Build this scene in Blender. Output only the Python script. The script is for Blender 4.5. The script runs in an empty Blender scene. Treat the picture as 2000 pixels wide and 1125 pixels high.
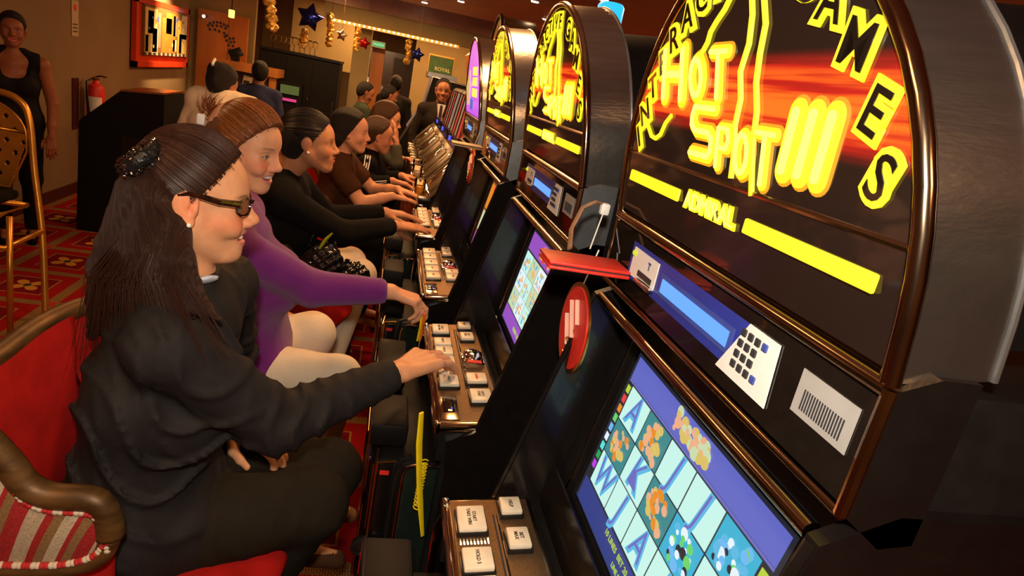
import bpy, bmesh, math, random
import numpy as np
from mathutils import Vector, Matrix

C = bpy.context.scene.collection
PI = math.pi
random.seed(7)

# ------------------------------------------------------------------ camera
CAM_H = 1.70
CR = np.array([[0.9672829782876408, -0.13138260707451693, -0.2170305288969613],
               [-0.16591811389256927, 0.31955622562683206, -0.9329281848810581],
               [0.1919239938030784, 0.9384148492119231, 0.28730254329058696]])
cd = bpy.data.cameras.new('camera'); cam = bpy.data.objects.new('camera', cd); C.objects.link(cam)
cd.sensor_width = 36; cd.lens = 1250 / 2000 * 36; cd.clip_start = 0.02; cd.clip_end = 100
M4 = Matrix.Identity(4)
for i_ in range(3):
    for j_ in range(3): M4[i_][j_] = CR[i_][j_]
M4[2][3] = CAM_H
cam.matrix_world = M4
bpy.context.scene.camera = cam

# ------------------------------------------------------------------ light and exposure
vs = bpy.context.scene.view_settings
vs.view_transform = 'Standard'; vs.look = 'None'; vs.gamma = 1; vs.use_curve_mapping = False
vs.exposure = 0.22
world = bpy.data.worlds.new('World'); bpy.context.scene.world = world; world.use_nodes = True
world.node_tree.nodes['Background'].inputs[0].default_value = (0.05, 0.03, 0.018, 1)
world.node_tree.nodes['Background'].inputs[1].default_value = 1.0

def light(name, kind, loc, power, col, size=0.1, target=None, spot=60, blend=0.6):
    ld = bpy.data.lights.new(name, kind); ld.energy = power; ld.color = col
    if kind == 'AREA': ld.size = size
    elif kind == 'SPOT': ld.spot_size = math.radians(spot); ld.spot_blend = blend; ld.shadow_soft_size = size
    else: ld.shadow_soft_size = size
    o = bpy.data.objects.new(name, ld); C.objects.link(o); o.location = loc
    if target is not None:
        o.rotation_euler = (Vector(target) - Vector(loc)).to_track_quat('-Z', 'Y').to_euler()
    return o
WARM = (1.0, 0.50, 0.19)
# the photographer's on-camera flash
light('camera_flash', 'SPOT', (-0.03, -0.03, 1.86), 46, (1.0, 0.88, 0.72), 0.03, (0.10, 2.0, 1.20), 125, 0.75)
# warm halogen down-lights of the hall; one behind the camera added for drum reflections
for (lx, ly, pw) in ((-0.9, 0.2, 9), (0.7, -0.9, 16), (-1.2, 2.6, 8), (0.3, 2.4, 18), (0.0, 4.3, 24), (0.1, 6.6, 28), (-0.9, 7.6, 14), (0.6, 9.2, 34), (-0.6, 10.0, 26), (-0.4, 11.4, 44), (1.6, 3.0, 22), (1.6, 7.0, 22)):
    light('halogen_and_fill_light', 'AREA', (lx, ly, 2.42), pw, WARM, 0.35, (lx, ly, 0))

# ------------------------------------------------------------------ materials
def mat(name, col=(.8, .8, .8), rough=.5, metal=0., spec=.5, emit=None, es=0., noise=0., nscale=30., bump=0., bscale=200., coat=0., trans=0., col2=None, stretch=None, alpha=1., sheen=0., vcol=False, ior=1.45):
    m = bpy.data.materials.new(name); m.use_nodes = True
    nt = m.node_tree; b = nt.nodes['Principled BSDF']; L = nt.links
    b.inputs['Base Color'].default_value = (*col, 1); b.inputs['Roughness'].default_value = rough
    b.inputs['Metallic'].default_value = metal; b.inputs['Specular IOR Level'].default_value = spec
    b.inputs['Coat Weight'].default_value = coat; b.inputs['Transmission Weight'].default_value = trans
    b.inputs['Sheen Weight'].default_value = sheen; b.inputs['IOR'].default_value = ior
    if emit is not None:
        b.inputs['Emission Color'].default_value = (*emit, 1); b.inputs['Emission Strength'].default_value = es
    tc = nt.nodes.new('ShaderNodeTexCoord'); mp = nt.nodes.new('ShaderNodeMapping')
    L.new(tc.outputs['Object'], mp.inputs['Vector'])
    if stretch: mp.inputs['Scale'].default_value = stretch
    src = None
    if vcol:
        a = nt.nodes.new('ShaderNodeAttribute'); a.attribute_name = 'Col'; src = a.outputs['Color']
    if noise > 0 or col2 is not None:
        n = nt.nodes.new('ShaderNodeTexNoise'); n.inputs['Scale'].default_value = nscale; n.inputs['Detail'].default_value = 4
        L.new(mp.outputs[0], n.inputs['Vector'])
        mx = nt.nodes.new('ShaderNodeMix'); mx.data_type = 'RGBA'
        c2 = col2 if col2 is not None else tuple(c * (1 - noise) for c in col)
        if src is None: mx.inputs[6].default_value = (*col, 1); mx.inputs[7].default_value = (*c2, 1)
        else:
            mx.blend_type = 'MULTIPLY'; L.new(src, mx.inputs[6]); mx.inputs[7].default_value = (1 - noise, 1 - noise, 1 - noise, 1)
        r = nt.nodes.new('ShaderNodeMapRange'); r.inputs[1].default_value = .35; r.inputs[2].default_value = .65
        L.new(n.outputs[0], r.inputs[0]); L.new(r.outputs[0], mx.inputs[0]); src = mx.outputs[2]
    if src is not None: L.new(src, b.inputs['Base Color'])
    if bump > 0:
        n2 = nt.nodes.new('ShaderNodeTexNoise'); n2.inputs['Scale'].default_value = bscale; n2.inputs['Detail'].default_value = 3
        L.new(mp.outputs[0], n2.inputs['Vector'])
        bp = nt.nodes.new('ShaderNodeBump'); bp.inputs['Strength'].default_value = bump; bp.inputs['Distance'].default_value = .004
        L.new(n2.outputs[0], bp.inputs['Height']); L.new(bp.outputs[0], b.inputs['Normal'])
    return m
def glow(name, col, s):
    return mat(name, (0.02, 0.02, 0.02), .4, emit=col, es=s)

# ------------------------------------------------------------------ mesh helpers
class MB:
    def __init__(s): s.v = []; s.f = []
    def add(s, vs_, fs_):
        o = len(s.v); s.v += [tuple(p) for p in vs_]; s.f += [tuple(o + i for i in f) for f in fs_]
    def box(s, c, d, R=None):
        hx, hy, hz = d[0] / 2, d[1] / 2, d[2] / 2
        ps = [(a * hx, b * hy, e * hz) for a in (-1, 1) for b in (-1, 1) for e in (-1, 1)]
        if R is not None: ps = [tuple(R @ Vector(p)) for p in ps]
        ps = [(p[0] + c[0], p[1] + c[1], p[2] + c[2]) for p in ps]
        s.add(ps, [(0, 1, 3, 2), (4, 6, 7, 5), (0, 4, 5, 1), (2, 3, 7, 6), (0, 2, 6, 4), (1, 5, 7, 3)]); return s
    def b2(s, x0, x1, y0, y1, z0, z1):
        return s.box(((x0 + x1) / 2, (y0 + y1) / 2, (z0 + z1) / 2), (x1 - x0, y1 - y0, z1 - z0))
    def rbox(s, c, d, r, R=None, seg=2):
        bm = bmesh.new(); bmesh.ops.create_cube(bm, size=1)
        for v in bm.verts: v.co = Vector((v.co.x * d[0], v.co.y * d[1], v.co.z * d[2]))
        bmesh.ops.bevel(bm, geom=list(bm.edges), offset=r, segments=seg, affect='EDGES', profile=.5)
        bm.verts.ensure_lookup_table()
        ps = []
        for v in bm.verts:
            p = v.co if R is None else R @ v.co
            ps.append((p[0] + c[0], p[1] + c[1], p[2] + c[2]))
        s.add(ps, [[v.index for v in f.verts] for f in bm.faces]); bm.free(); return s
    def prism(s, prof, y0, y1, axis='y'):      # profile (a,b) extruded along an axis
        n = len(prof)
        def P(p, t): return (p[0], t, p[1]) if axis == 'y' else ((t, p[0], p[1]) if axis == 'x' else (p[0], p[1], t))
        s.add([P(p, y0) for p in prof] + [P(p, y1) for p in prof],
              [tuple(range(n)), tuple(range(2 * n - 1, n - 1, -1))] + [(i, i + n, (i + 1) % n + n, (i + 1) % n) for i in range(n)]); return s
    def tube(s, pts, r, n=10, close=False, flat=1.0, cap=True):
        pts = [Vector(p) for p in pts]; m = len(pts)
        rs = r if isinstance(r, (list, tuple)) else [r] * m
        rings = []; prev = None
        for i, p in enumerate(pts):
            if close: t = pts[(i + 1) % m] - pts[i - 1]
            else: t = pts[min(i + 1, m - 1)] - pts[max(i - 1, 0)]
            t.normalize()
            if prev is None:
                u = t.orthogonal().normalized() if abs(t.z) > .9 else Vector((0, 0, 1)).cross(t).normalized()
            else:
                u = (prev - t * prev.dot(t))
                u = u.normalized() if u.length > 1e-6 else t.orthogonal().normalized()
            prev = u; w = t.cross(u)
            rings.append([p + (u * math.cos(2 * PI * k / n) + w * math.sin(2 * PI * k / n) * flat) * rs[i] for k in range(n)])
        vv = [q for g in rings for q in g]; ff = []
        for i in range(m if close else m - 1):
            a = i * n; b = ((i + 1) % m) * n
            ff += [(a + k, a + (k + 1) % n, b + (k + 1) % n, b + k) for k in range(n)]
        if not close and cap: ff += [tuple(range(n - 1, -1, -1)), tuple((m - 1) * n + k for k in range(n))]
        s.add(vv, ff); return s
    def lathe(s, prof, c=(0, 0, 0), n=20, R=None):   # (radius, z)
        vv = []; ff = []
        for (r, z) in prof:
            for k in range(n):
                p = Vector((r * math.cos(2 * PI * k / n), r * math.sin(2 * PI * k / n), z))
                if R is not None: p = R @ p
                vv.append((p[0] + c[0], p[1] + c[1], p[2] + c[2]))
        for i in range(len(prof) - 1):
            ff += [(i * n + k, i * n + (k + 1) % n, (i + 1) * n + (k + 1) % n, (i + 1) * n + k) for k in range(n)]
        ff += [tuple(range(n - 1, -1, -1)), tuple((len(prof) - 1) * n + k for k in range(n))]
        s.add(vv, ff); return s
    def ball(s, c, r, n=14, sq=(1, 1, 1)):
        prof = [(max(1e-4, math.sin(PI * i / n)) * r, -math.cos(PI * i / n) * r) for i in range(n + 1)]
        o = len(s.v); s.lathe(prof, (0, 0, 0), n + 4)
        for i in range(o, len(s.v)):
            p = s.v[i]; s.v[i] = (p[0] * sq[0] + c[0], p[1] * sq[1] + c[1], p[2] * sq[2] + c[2])
        return s
    def quad(s, o, u, w, x0, x1, y0, y1, nrm=None, th=.001):   # thin plate in a plane frame
        o, u, w = Vector(o), Vector(u), Vector(w); nv = u.cross(w)
        ps = [o + u * a + w * b + nv * t for t in (0, th) for (a, b) in ((x0, y0), (x1, y0), (x1, y1), (x0, y1))]
        s.add(ps, [(3, 2, 1, 0), (4, 5, 6, 7), (0, 1, 5, 4), (1, 2, 6, 5), (2, 3, 7, 6), (3, 0, 4, 7)]); return s
    def build(s, name, m, parent=None, smooth=False, off=(0, 0, 0), mods=None):
        me = bpy.data.meshes.new(name); me.from_pydata([(p[0] - off[0], p[1] - off[1], p[2] - off[2]) for p in s.v], [], s.f); me.update()
        bm = bmesh.new(); bm.from_mesh(me); bmesh.ops.recalc_face_normals(bm, faces=bm.faces); bm.to_mesh(me); bm.free()
        if m is not None: me.materials.append(m)
        if smooth:
            me.polygons.foreach_set('use_smooth', [True] * len(me.polygons))
            if smooth != 'all':
                me.set_sharp_from_angle(angle=math.radians(38))
        o = bpy.data.objects.new(name, me); C.objects.link(o)
        if parent is not None: o.parent = parent
        return o

def thing(name, label, cat, loc=(0, 0, 0), group=None):
    o = bpy.data.objects.new(name, None); C.objects.link(o); o.location = loc; o.empty_display_size = .05
    o['label'] = label; o['category'] = cat
    if group: o['group'] = group
    return o
def tag(o, label, cat, group=None, kind=None):
    o['label'] = label; o['category'] = cat
    if group: o['group'] = group
    if kind: o['kind'] = kind
    return o
def struct(o): o['kind'] = 'structure'; return o
def text_mesh(txt, size, extrude=.001, offset=0., align='CENTER', spacing=1., shear=0.):
    cu = bpy.data.curves.new('t', 'FONT'); cu.body = txt; cu.size = size; cu.extrude = extrude; cu.offset = offset
    cu.align_x = align; cu.align_y = 'CENTER'; cu.space_character = spacing; cu.resolution_u = 3; cu.shear = shear
    o = bpy.data.objects.new('t', cu); C.objects.link(o)
    dg = bpy.context.evaluated_depsgraph_get(); dg.update()
    me = bpy.data.meshes.new_from_object(o.evaluated_get(dg)); C.objects.unlink(o); bpy.data.objects.remove(o)
    return me
TXC = {}
def text(name, txt, size, org, right, up, m, parent, extrude=.001, offset=0., spacing=1., sx=1., rot=0., off=(0, 0, 0), align='CENTER', proud=.001, shear=0.):
    key = (txt, size, extrude, offset, spacing, align, shear)
    if key not in TXC: TXC[key] = text_mesh(txt, size, extrude, offset, align, spacing, shear)
    me = TXC[key].copy(); me.name = name
    right, up = Vector(right), Vector(up); nv = right.cross(up)
    if rot: right, up = right * math.cos(rot) + up * math.sin(rot), up * math.cos(rot) - right * math.sin(rot)
    org = Vector(org) + nv * (extrude + proud) - Vector(off)
    for v in me.vertices: v.co = org + right * (v.co.x * sx) + up * v.co.y + nv * v.co.z
    me.materials.clear(); me.materials.append(m)
    o = bpy.data.objects.new(name, me); C.objects.link(o)
    if parent is not None: o.parent = parent
    return o

# ------------------------------------------------------------------ implicit surfaces for people
class Shape:
    def __init__(s): s.p = []
    def cap(s, a, b, ra, rb=None, k=.02): s.p.append(('c', np.array(a, float), np.array(b, float), ra, ra if rb is None else rb, k)); return s
    def ell(s, c, r, R=None, k=.02): s.p.append(('e', np.array(c, float), np.array(r, float), np.eye(3) if R is None else np.array(R), k, 0)); return s
    def sub(s, c, r, R=None, k=.01): s.p.append(('s', np.array(c, float), np.array(r, float), np.eye(3) if R is None else np.array(R), k, 0)); return s
    def cut(s, n, o, k=.004):                # keep the side the normal points away from
        s.p.append(('h', np.array(n, float) / np.linalg.norm(n), np.array(o, float), k, 0, 0)); return s
    def bounds(s):
        lo = np.full(3, 9e9); hi = -lo
        for q in s.p:
            if q[0] == 'c':
                for e, r in ((q[1], q[3]), (q[2], q[4])): lo = np.minimum(lo, e - r); hi = np.maximum(hi, e + r)
            elif q[0] == 'e':
                ex = np.abs(q[3]) @ q[2] ; lo = np.minimum(lo, q[1] - ex); hi = np.maximum(hi, q[1] + ex)
        return lo - .02, hi + .02
    def mesh(s, vox, fine=(), fold=None):
        lo, hi = s.bounds(); ax = []
        for d in range(3):
            x = lo[d]; a = [x]
            while x < hi[d]:
                st = vox
                for (c, r, fv) in fine:
                    if c[d] - r < x < c[d] + r: st = min(st, fv)
                x += st; a.append(x)
            ax.append(np.array(a, np.float32))
        D = np.full([len(a) for a in ax], 1., np.float32)
        for q in s.p:
            k = q[5] if q[0] == 'c' else (q[4] if q[0] in 'es' else q[3])
            if q[0] == 'c':
                a, b, ra, rb = q[1:5]; l = np.minimum(a - ra, b - rb); h = np.maximum(a + ra, b + rb)
            elif q[0] in 'es':
                ex = np.sqrt((q[3] ** 2) @ (q[2] ** 2)); l = q[1] - ex; h = q[1] + ex
            else: l, h = lo, hi
            mg = k + 2 * vox
            sl = tuple(slice(max(0, np.searchsorted(ax[d], l[d] - mg)), np.searchsorted(ax[d], h[d] + mg) + 1) for d in range(3))
            X = ax[0][sl[0]][:, None, None]; Y = ax[1][sl[1]][None, :, None]; Z = ax[2][sl[2]][None, None, :]
            if X.size == 0 or Y.size == 0 or Z.size == 0: continue
            if q[0] == 'c':
                ba = b - a; L2 = max(1e-9, ba @ ba)
                t = np.clip(((X - a[0]) * ba[0] + (Y - a[1]) * ba[1] + (Z - a[2]) * ba[2]) / L2, 0, 1)
                dd = np.sqrt((X - a[0] - t * ba[0]) ** 2 + (Y - a[1] - t * ba[1]) ** 2 + (Z - a[2] - t * ba[2]) ** 2) - (ra + (rb - ra) * t)
            elif q[0] in 'es':
                R = q[3]; x, y, z = X - q[1][0], Y - q[1][1], Z - q[1][2]; r = q[2]
                e = [(x * R[0][i] + y * R[1][i] + z * R[2][i]) / r[i] for i in range(3)]
                k0 = np.sqrt(e[0] ** 2 + e[1] ** 2 + e[2] ** 2)
                k1 = np.sqrt((e[0] / r[0]) ** 2 + (e[1] / r[1]) ** 2 + (e[2] / r[2]) ** 2) + 1e-6
                dd = k0 * (k0 - 1) / k1
            else:
                n, o = q[1], q[2]; dd = -((X - o[0]) * n[0] + (Y - o[1]) * n[1] + (Z - o[2]) * n[2])
            A = D[sl]
            if q[0] in 'ce':
                hh = np.clip(.5 + .5 * (A - dd) / k, 0, 1); D[sl] = A * (1 - hh) + dd * hh - k * hh * (1 - hh)
            else:
                dd = -dd; hh = np.clip(.5 - .5 * (A - dd) / k, 0, 1); D[sl] = A * (1 - hh) + dd * hh + k * hh * (1 - hh)
        if fold is not None:
            idx = np.nonzero(np.abs(D) < .03)
            D[idx] += fold(ax[0][idx[0]], ax[1][idx[1]], ax[2][idx[2]]).astype(np.float32)
        return nets(D, ax)
def nets(D, ax):
    I = D < 0
    c = [I[i:D.shape[0] - 1 + i, j:D.shape[1] - 1 + j, k:D.shape[2] - 1 + k] for i in (0, 1) for j in (0, 1) for k in (0, 1)]
    s = np.zeros(c[0].shape, np.int8)
    for q in c: s += q
    act = (s > 0) & (s < 8); ii, jj, kk = np.nonzero(act)
    vid = np.full(act.shape, -1, np.int32); vid[ii, jj, kk] = np.arange(len(ii))
    pos = np.zeros((len(ii), 3)); cnt = np.zeros(len(ii))
    cor = [(i, j, k) for i in (0, 1) for j in (0, 1) for k in (0, 1)]
    for a in range(8):
        for b in range(a + 1, 8):
            A, B = cor[a], cor[b]
            if sum(abs(A[t] - B[t]) for t in range(3)) != 1: continue
            da = D[ii + A[0], jj + A[1], kk + A[2]]; db = D[ii + B[0], jj + B[1], kk + B[2]]
            m = (da < 0) != (db < 0); t = np.where(m, da / (da - db + 1e-12), 0)
            pa = np.stack([ax[0][ii + A[0]], ax[1][jj + A[1]], ax[2][kk + A[2]]], 1); pb = np.stack([ax[0][ii + B[0]], ax[1][jj + B[1]], ax[2][kk + B[2]]], 1)
            pos += (pa + (pb - pa) * t[:, None]) * m[:, None]; cnt += m
    pos /= cnt[:, None]
    F = []
    for d in range(3):
        e1, e2 = [(1, 2), (2, 0), (0, 1)][d]
        sh = [slice(None)] * 3; sh2 = [slice(None)] * 3; sh[d] = slice(0, -1); sh2[d] = slice(1, None)
        a = I[tuple(sh)]; b = I[tuple(sh2)]; x = np.argwhere(a != b)
        ok = (x[:, e1] > 0) & (x[:, e2] > 0) & (x[:, e1] < D.shape[e1] - 1) & (x[:, e2] < D.shape[e2] - 1); x = x[ok]
        inn = a[x[:, 0], x[:, 1], x[:, 2]]
        def g(o1, o2):
            y = x.copy(); y[:, e1] += o1; y[:, e2] += o2; return vid[y[:, 0], y[:, 1], y[:, 2]]
        q = np.stack([g(-1, -1), g(0, -1), g(0, 0), g(-1, 0)], 1)
        q[~inn] = q[~inn][:, ::-1]; F.append(q)
    return pos, np.concatenate(F)
def np_obj(name, pos, F, m, parent=None, off=(0, 0, 0), attrs=None, ground=None):
    me = bpy.data.meshes.new(name); n = len(pos); f = len(F)
    me.vertices.add(n); me.vertices.foreach_set('co', (pos - np.array(off)).astype(np.float32).ravel())
    me.loops.add(f * 4); me.loops.foreach_set('vertex_index', F.astype(np.int32).ravel())
    me.polygons.add(f); me.polygons.foreach_set('loop_start', np.arange(0, f * 4, 4, dtype=np.int32))
    me.polygons.foreach_set('use_smooth', np.ones(f, bool)); me.update(calc_edges=True); me.validate()
    for k, (typ, arr) in (attrs or {}).items():
        a = me.attributes.new(k, typ, 'POINT')
        if typ == 'FLOAT_COLOR': a.data.foreach_set('color', np.concatenate([arr, np.ones((n, 1))], 1).astype(np.float32).ravel())
        else: a.data.foreach_set('value', arr.astype(np.float32))
    me.materials.append(m)
    o = bpy.data.objects.new(name, me); C.objects.link(o)
    if parent is not None: o.parent = parent
    return o
# ------------------------------------------------------------------ shared materials
M = {}
M['black'] = mat('black_plastic', (.012, .011, .011), .28, bump=.05, bscale=400, noise=.3)
M['black_matte'] = mat('black_matte', (.004, .0035, .0035), .6, spec=.25, noise=.3)
M['gloss'] = mat('black_gloss', (.008, .006, .0055), .22, coat=.15, noise=.2)
M['chrome'] = mat('chrome', (.75, .70, .64), .08, 1., noise=.1, nscale=8)
M['bronze_chrome'] = mat('bronze_chrome', (.50, .36, .24), .16, 1., noise=.35, nscale=14)
M['steel'] = mat('brushed_steel', (.46, .44, .41), .25, .97, noise=.18, nscale=9, stretch=(1, 12, 1), bump=.12, bscale=60)
M['satin'] = mat('satin_grey_metal', (.42, .44, .46), .32, .9, noise=.15, nscale=20, bump=.06, bscale=120)
M['goldplate'] = mat('textured_bronze_plate', (.42, .25, .12), .34, .85, noise=.4, nscale=260, bump=.5, bscale=420, stretch=(1, 3, 1))
M['glass_black'] = mat('tinted_glass', (.012, .008, .006), .05, coat=.5, noise=.2)
M['yellow'] = glow('lit_yellow', (1, .72, .012), 1.15)
M['yellow_hot'] = glow('lit_yellow_core', (1, .93, .16), 1.25)
M['lime'] = glow('lit_lime', (.85, .85, .06), 1.)
M['gold_edge'] = glow('lit_gold_edge', (1, .38, .005), .9)
M['button'] = mat('button_cap', (.78, .68, .52), .35, noise=.08, nscale=60)
M['white'] = mat('white_print', (.85, .83, .80), .5, noise=.05, nscale=50)
M['ink'] = mat('dark_ink', (.03, .03, .035), .6, noise=.1)
M['inkblue'] = mat('blue_ink', (.05, .08, .35), .5, noise=.1)
M['redprint'] = mat('red_print', (.75, .03, .02), .4, noise=.15, nscale=40)
M['blue_panel'] = mat('blue_panel', (.028, .045, .36), .4, noise=.1, nscale=40)
M['lcd'] = glow('blue_lcd', (.10, .30, 1.0), 1.25)
M['grey_label'] = mat('grey_label', (.36, .35, .34), .5, noise=.1)
M['blue_led'] = glow('blue_led', (.05, .08, 1.), 1.5)
M['green_led'] = glow('yellow_led', (.75, .75, .03), .8)
M['wood'] = mat('orange_wood', (.50, .19, .045), .35, noise=.3, nscale=5, stretch=(1, 1, .2))
M['darkwood'] = mat('dark_wood', (.05, .022, .012), .35, noise=.3, nscale=8, stretch=(1, 1, .15))
M['brass'] = mat('brass', (.62, .36, .09), .28, 1., noise=.15, nscale=20)
M['cream'] = mat('cream_panel', (.42, .34, .22), .4, noise=.15, nscale=10)

# ------------------------------------------------------------------ carpet
def carpet_material():
    m = bpy.data.materials.new('casino_carpet'); m.use_nodes = True; nt = m.node_tree; L = nt.links
    b = nt.nodes['Principled BSDF']; b.inputs['Roughness'].default_value = .95; b.inputs['Specular IOR Level'].default_value = .1
    tc = nt.nodes.new('ShaderNodeTexCoord'); sp = nt.nodes.new('ShaderNodeSeparateXYZ'); L.new(tc.outputs['Object'], sp.inputs[0])
    def mt(op, a, c=None, d=None):
        n = nt.nodes.new('ShaderNodeMath'); n.operation = op
        for i, v in enumerate((a, c, d)):
            if v is None: continue
            if isinstance(v, (int, float)): n.inputs[i].default_value = v
            else: L.new(v, n.inputs[i])
        return n.outputs[0]
    u = mt('FRACT', mt('MULTIPLY_ADD', sp.outputs[0], 1 / .4825, -.12 / .4825 + .5 + 20)); u = mt('SUBTRACT', u, .5)
    v = mt('FRACT', mt('MULTIPLY_ADD', sp.outputs[1], 1 / .515, -3.955 / .515 + .5 + 20)); v = mt('SUBTRACT', v, .5)
    au = mt('ABSOLUTE', u); av = mt('ABSOLUTE', v)
    band = mt('LESS_THAN', mt('MINIMUM', au, av), .065)
    cross = mt('MULTIPLY', mt('LESS_THAN', au, .065), mt('LESS_THAN', av, .065))
    # greek key texture in the band
    kx = mt('PINGPONG', mt('MULTIPLY', sp.outputs[0], 52.), .5); ky = mt('PINGPONG', mt('MULTIPLY', sp.outputs[1], 52.), .5)
    key = mt('GREATER_THAN', mt('ABSOLUTE', mt('SUBTRACT', mt('MAXIMUM', kx, ky), .3)), .11)
    # inner frame and flower, measured from the cell centre
    cu = mt('SUBTRACT', .5, au); cv = mt('SUBTRACT', .5, av); mc = mt('MAXIMUM', cu, cv)
    frame = mt('LESS_THAN', mt('ABSOLUTE', mt('SUBTRACT', mc, .27)), .010)
    inner = mt('LESS_THAN', mc, .27)
    ang = mt('ARCTAN2', cv, cu); rr = mt('SQRT', mt('ADD', mt('MULTIPLY', cu, cu), mt('MULTIPLY', cv, cv)))
    petal = mt('LESS_THAN', rr, mt('MULTIPLY', mt('POWER', mt('ABSOLUTE', mt('SINE', mt('MULTIPLY', ang, 2.0))), .7), .20))
    eye = mt('LESS_THAN', rr, .045)
    def mix(f, a, c):
        n = nt.nodes.new('ShaderNodeMix'); n.data_type = 'RGBA'; L.new(f, n.inputs[0])
        for i, q in ((6, a), (7, c)):
            if isinstance(q, tuple): n.inputs[i].default_value = (*q, 1)
            else: L.new(q, n.inputs[i])
        return n.outputs[2]
    nz = nt.nodes.new('ShaderNodeTexNoise'); nz.inputs['Scale'].default_value = 90; nz.inputs['Detail'].default_value = 3; L.new(tc.outputs['Object'], nz.inputs['Vector'])
    red = mix(nz.outputs[0], (.20, .003, .004), (.36, .008, .007))
    c = mix(inner, red, (.15, .003, .010)); c = mix(frame, c, (.30, .16, .04)); c = mix(petal, c, (.50, .24, .035)); c = mix(eye, c, (.03, .03, .03))
    bc = mix(key, (.10, .045, .02), (.33, .20, .07)); c = mix(band, c, bc); c = mix(cross, c, (.40, .03, .015))
    L.new(c, b.inputs['Base Color'])
    bp = nt.nodes.new('ShaderNodeBump'); bp.inputs['Strength'].default_value = .4; bp.inputs['Distance'].default_value = .004
    n2 = nt.nodes.new('ShaderNodeTexNoise'); n2.inputs['Scale'].default_value = 500; L.new(tc.outputs['Object'], n2.inputs['Vector'])
    L.new(n2.outputs[0], bp.inputs['Height']); L.new(bp.outputs[0], b.inputs['Normal'])
    return m
M['wall'] = mat('beige_wall', (.24, .15, .072), .75, noise=.10, nscale=3, bump=.15, bscale=300)
M['ceil'] = mat('brown_ceiling', (.72, .44, .31), .5, noise=.2, nscale=1.2)
M['olive'] = mat('olive_plaster', (.34, .27, .12), .7, noise=.12, nscale=2)
M['trim'] = mat('dark_red_trim', (.06, .012, .01), .4, noise=.2)

X0, X1, Y0, Y1, ZC = -2.83, 4.2, -2.2, 17.0, 2.5
struct(MB().b2(X0 - .1, X1 + .1, Y0 - .1, Y1 + .1, -.1, 0).build('floor', carpet_material()))
struct(MB().b2(X0 - .1, X1 + .1, Y0 - .1, 12.0, ZC, ZC + .1).build('ceiling', M['ceil']))
struct(MB().b2(X0 - .1, X1 + .1, 12.35, Y1 + .1, ZC + .12, ZC + .2).build('ceiling_raised', M['olive']))
struct(MB().b2(X0 - .1, X0, Y0, Y1, 0, ZC + .2).build('wall_left', M['wall']))
struct(MB().b2(X1, X1 + .1, Y0, Y1, 0, ZC + .2).build('wall_right', M['wall']))
struct(MB().b2(X0, X1, Y0 - .1, Y0, 0, ZC + .2).build('wall_near', M['wall']))
struct(MB().b2(X0, X0 + .015, Y0, Y1, 0, .10).build('baseboard_left', M['trim']))
# far wall with an opening on to the street
fw = MB(); fw.b2(X0, -1.0, 15.0, 15.15, 0, 2.7); fw.b2(.35, X1, 15.0, 15.15, 0, 2.7); fw.b2(-1.0, .35, 15.0, 15.15, 2.02, 2.7)
struct(fw.build('wall_far', M['olive']))
st = MB().b2(X0, X1, 16.9, 17.0, 0, 2.7); struct(st.build('wall_street', M['darkwood']))
struct(MB().b2(-1.0, .35, 15.05, 15.07, 0.0, 2.02).build('window_1', mat('street_glass', (.9, .9, .9), .02, trans=1., ior=1.1, noise=.02)))
# wood soffit and olive beam
struct(MB().b2(-.98, X1, 8.80, 9.0, 2.31, ZC).build('trim_1', mat('soffit_wood', (.34, .13, .05), .3, noise=.3, nscale=4)))
struct(MB().b2(-.98, X1, 8.86, 9.0, 2.13, 2.31).build('trim_2', M['olive']))
# illuminated strip: rail with single bulbs
t = thing('light_strip', 'long gold light rail with a row of bare glowing bulbs under the beam', 'light strip', (0, 8.80, 2.125))
MB().b2(-.87, .72, -.02, .055, -.03, .006).build('rail', mat('gold_rail', (.55, .28, .07), .3, .8, emit=(1, .4, .06), es=.55), t)
bm_ = glow('bulb_glow', (1, .74, .38), 7)
for k in range(26):
    MB().ball((-.84 + k * .0605, -.032, -.010), .0115, 8).build('bulb', bm_, t, True)
# column, pillar and corridor beyond
struct(MB().b2(-.60, -.38, 9.02, 9.2, 0, 2.5).build('trim_3', M['olive']))
struct(MB().b2(.22, 1.05, 10.3, 10.5, 0, 2.5).build('trim_4', M['olive']))
struct(MB().b2(-.52, -.28, 13.2, 13.4, 0, 2.02).build('trim_5', M['wood']))
struct(MB().b2(-.1, .7, 13.9, 14.0, 0, 1.9).build('door_1', M['darkwood']))
struct(MB().b2(X0, -2.0, 10.05, 10.15, 0, 2.5).build('wall_back_left', M['olive']))
struct(MB().b2(-1.6, -.55, 10.6, 10.7, 1.5, 2.5).build('wall_bar_back', M['olive']))

# halogen lamps in the ceiling
lampm = glow('halogen_face', (1, .82, .55), 14)
spots = [(.20, 8.31), (.17, 7.75), (1.47, 8.32), (1.45, 7.21), (1.45, 5.14), (.55, 7.37), (-.55, 8.2), (1.10, 6.1), (2.1, 4.6)]
for (sx, sy) in spots:
    t = thing('ceiling_lamp', 'small round halogen lamp set flush in the brown ceiling', 'ceiling lamp', (sx, sy, ZC), 'halogen lamps in the brown ceiling')
    MB().lathe([(.05, -.006), (.052, 0)], n=14).build('rim', M['chrome'], t, True)
    MB().lathe([(.034, -.010), (.036, -.004)], n=14).build('diffuser', lampm, t)

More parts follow.
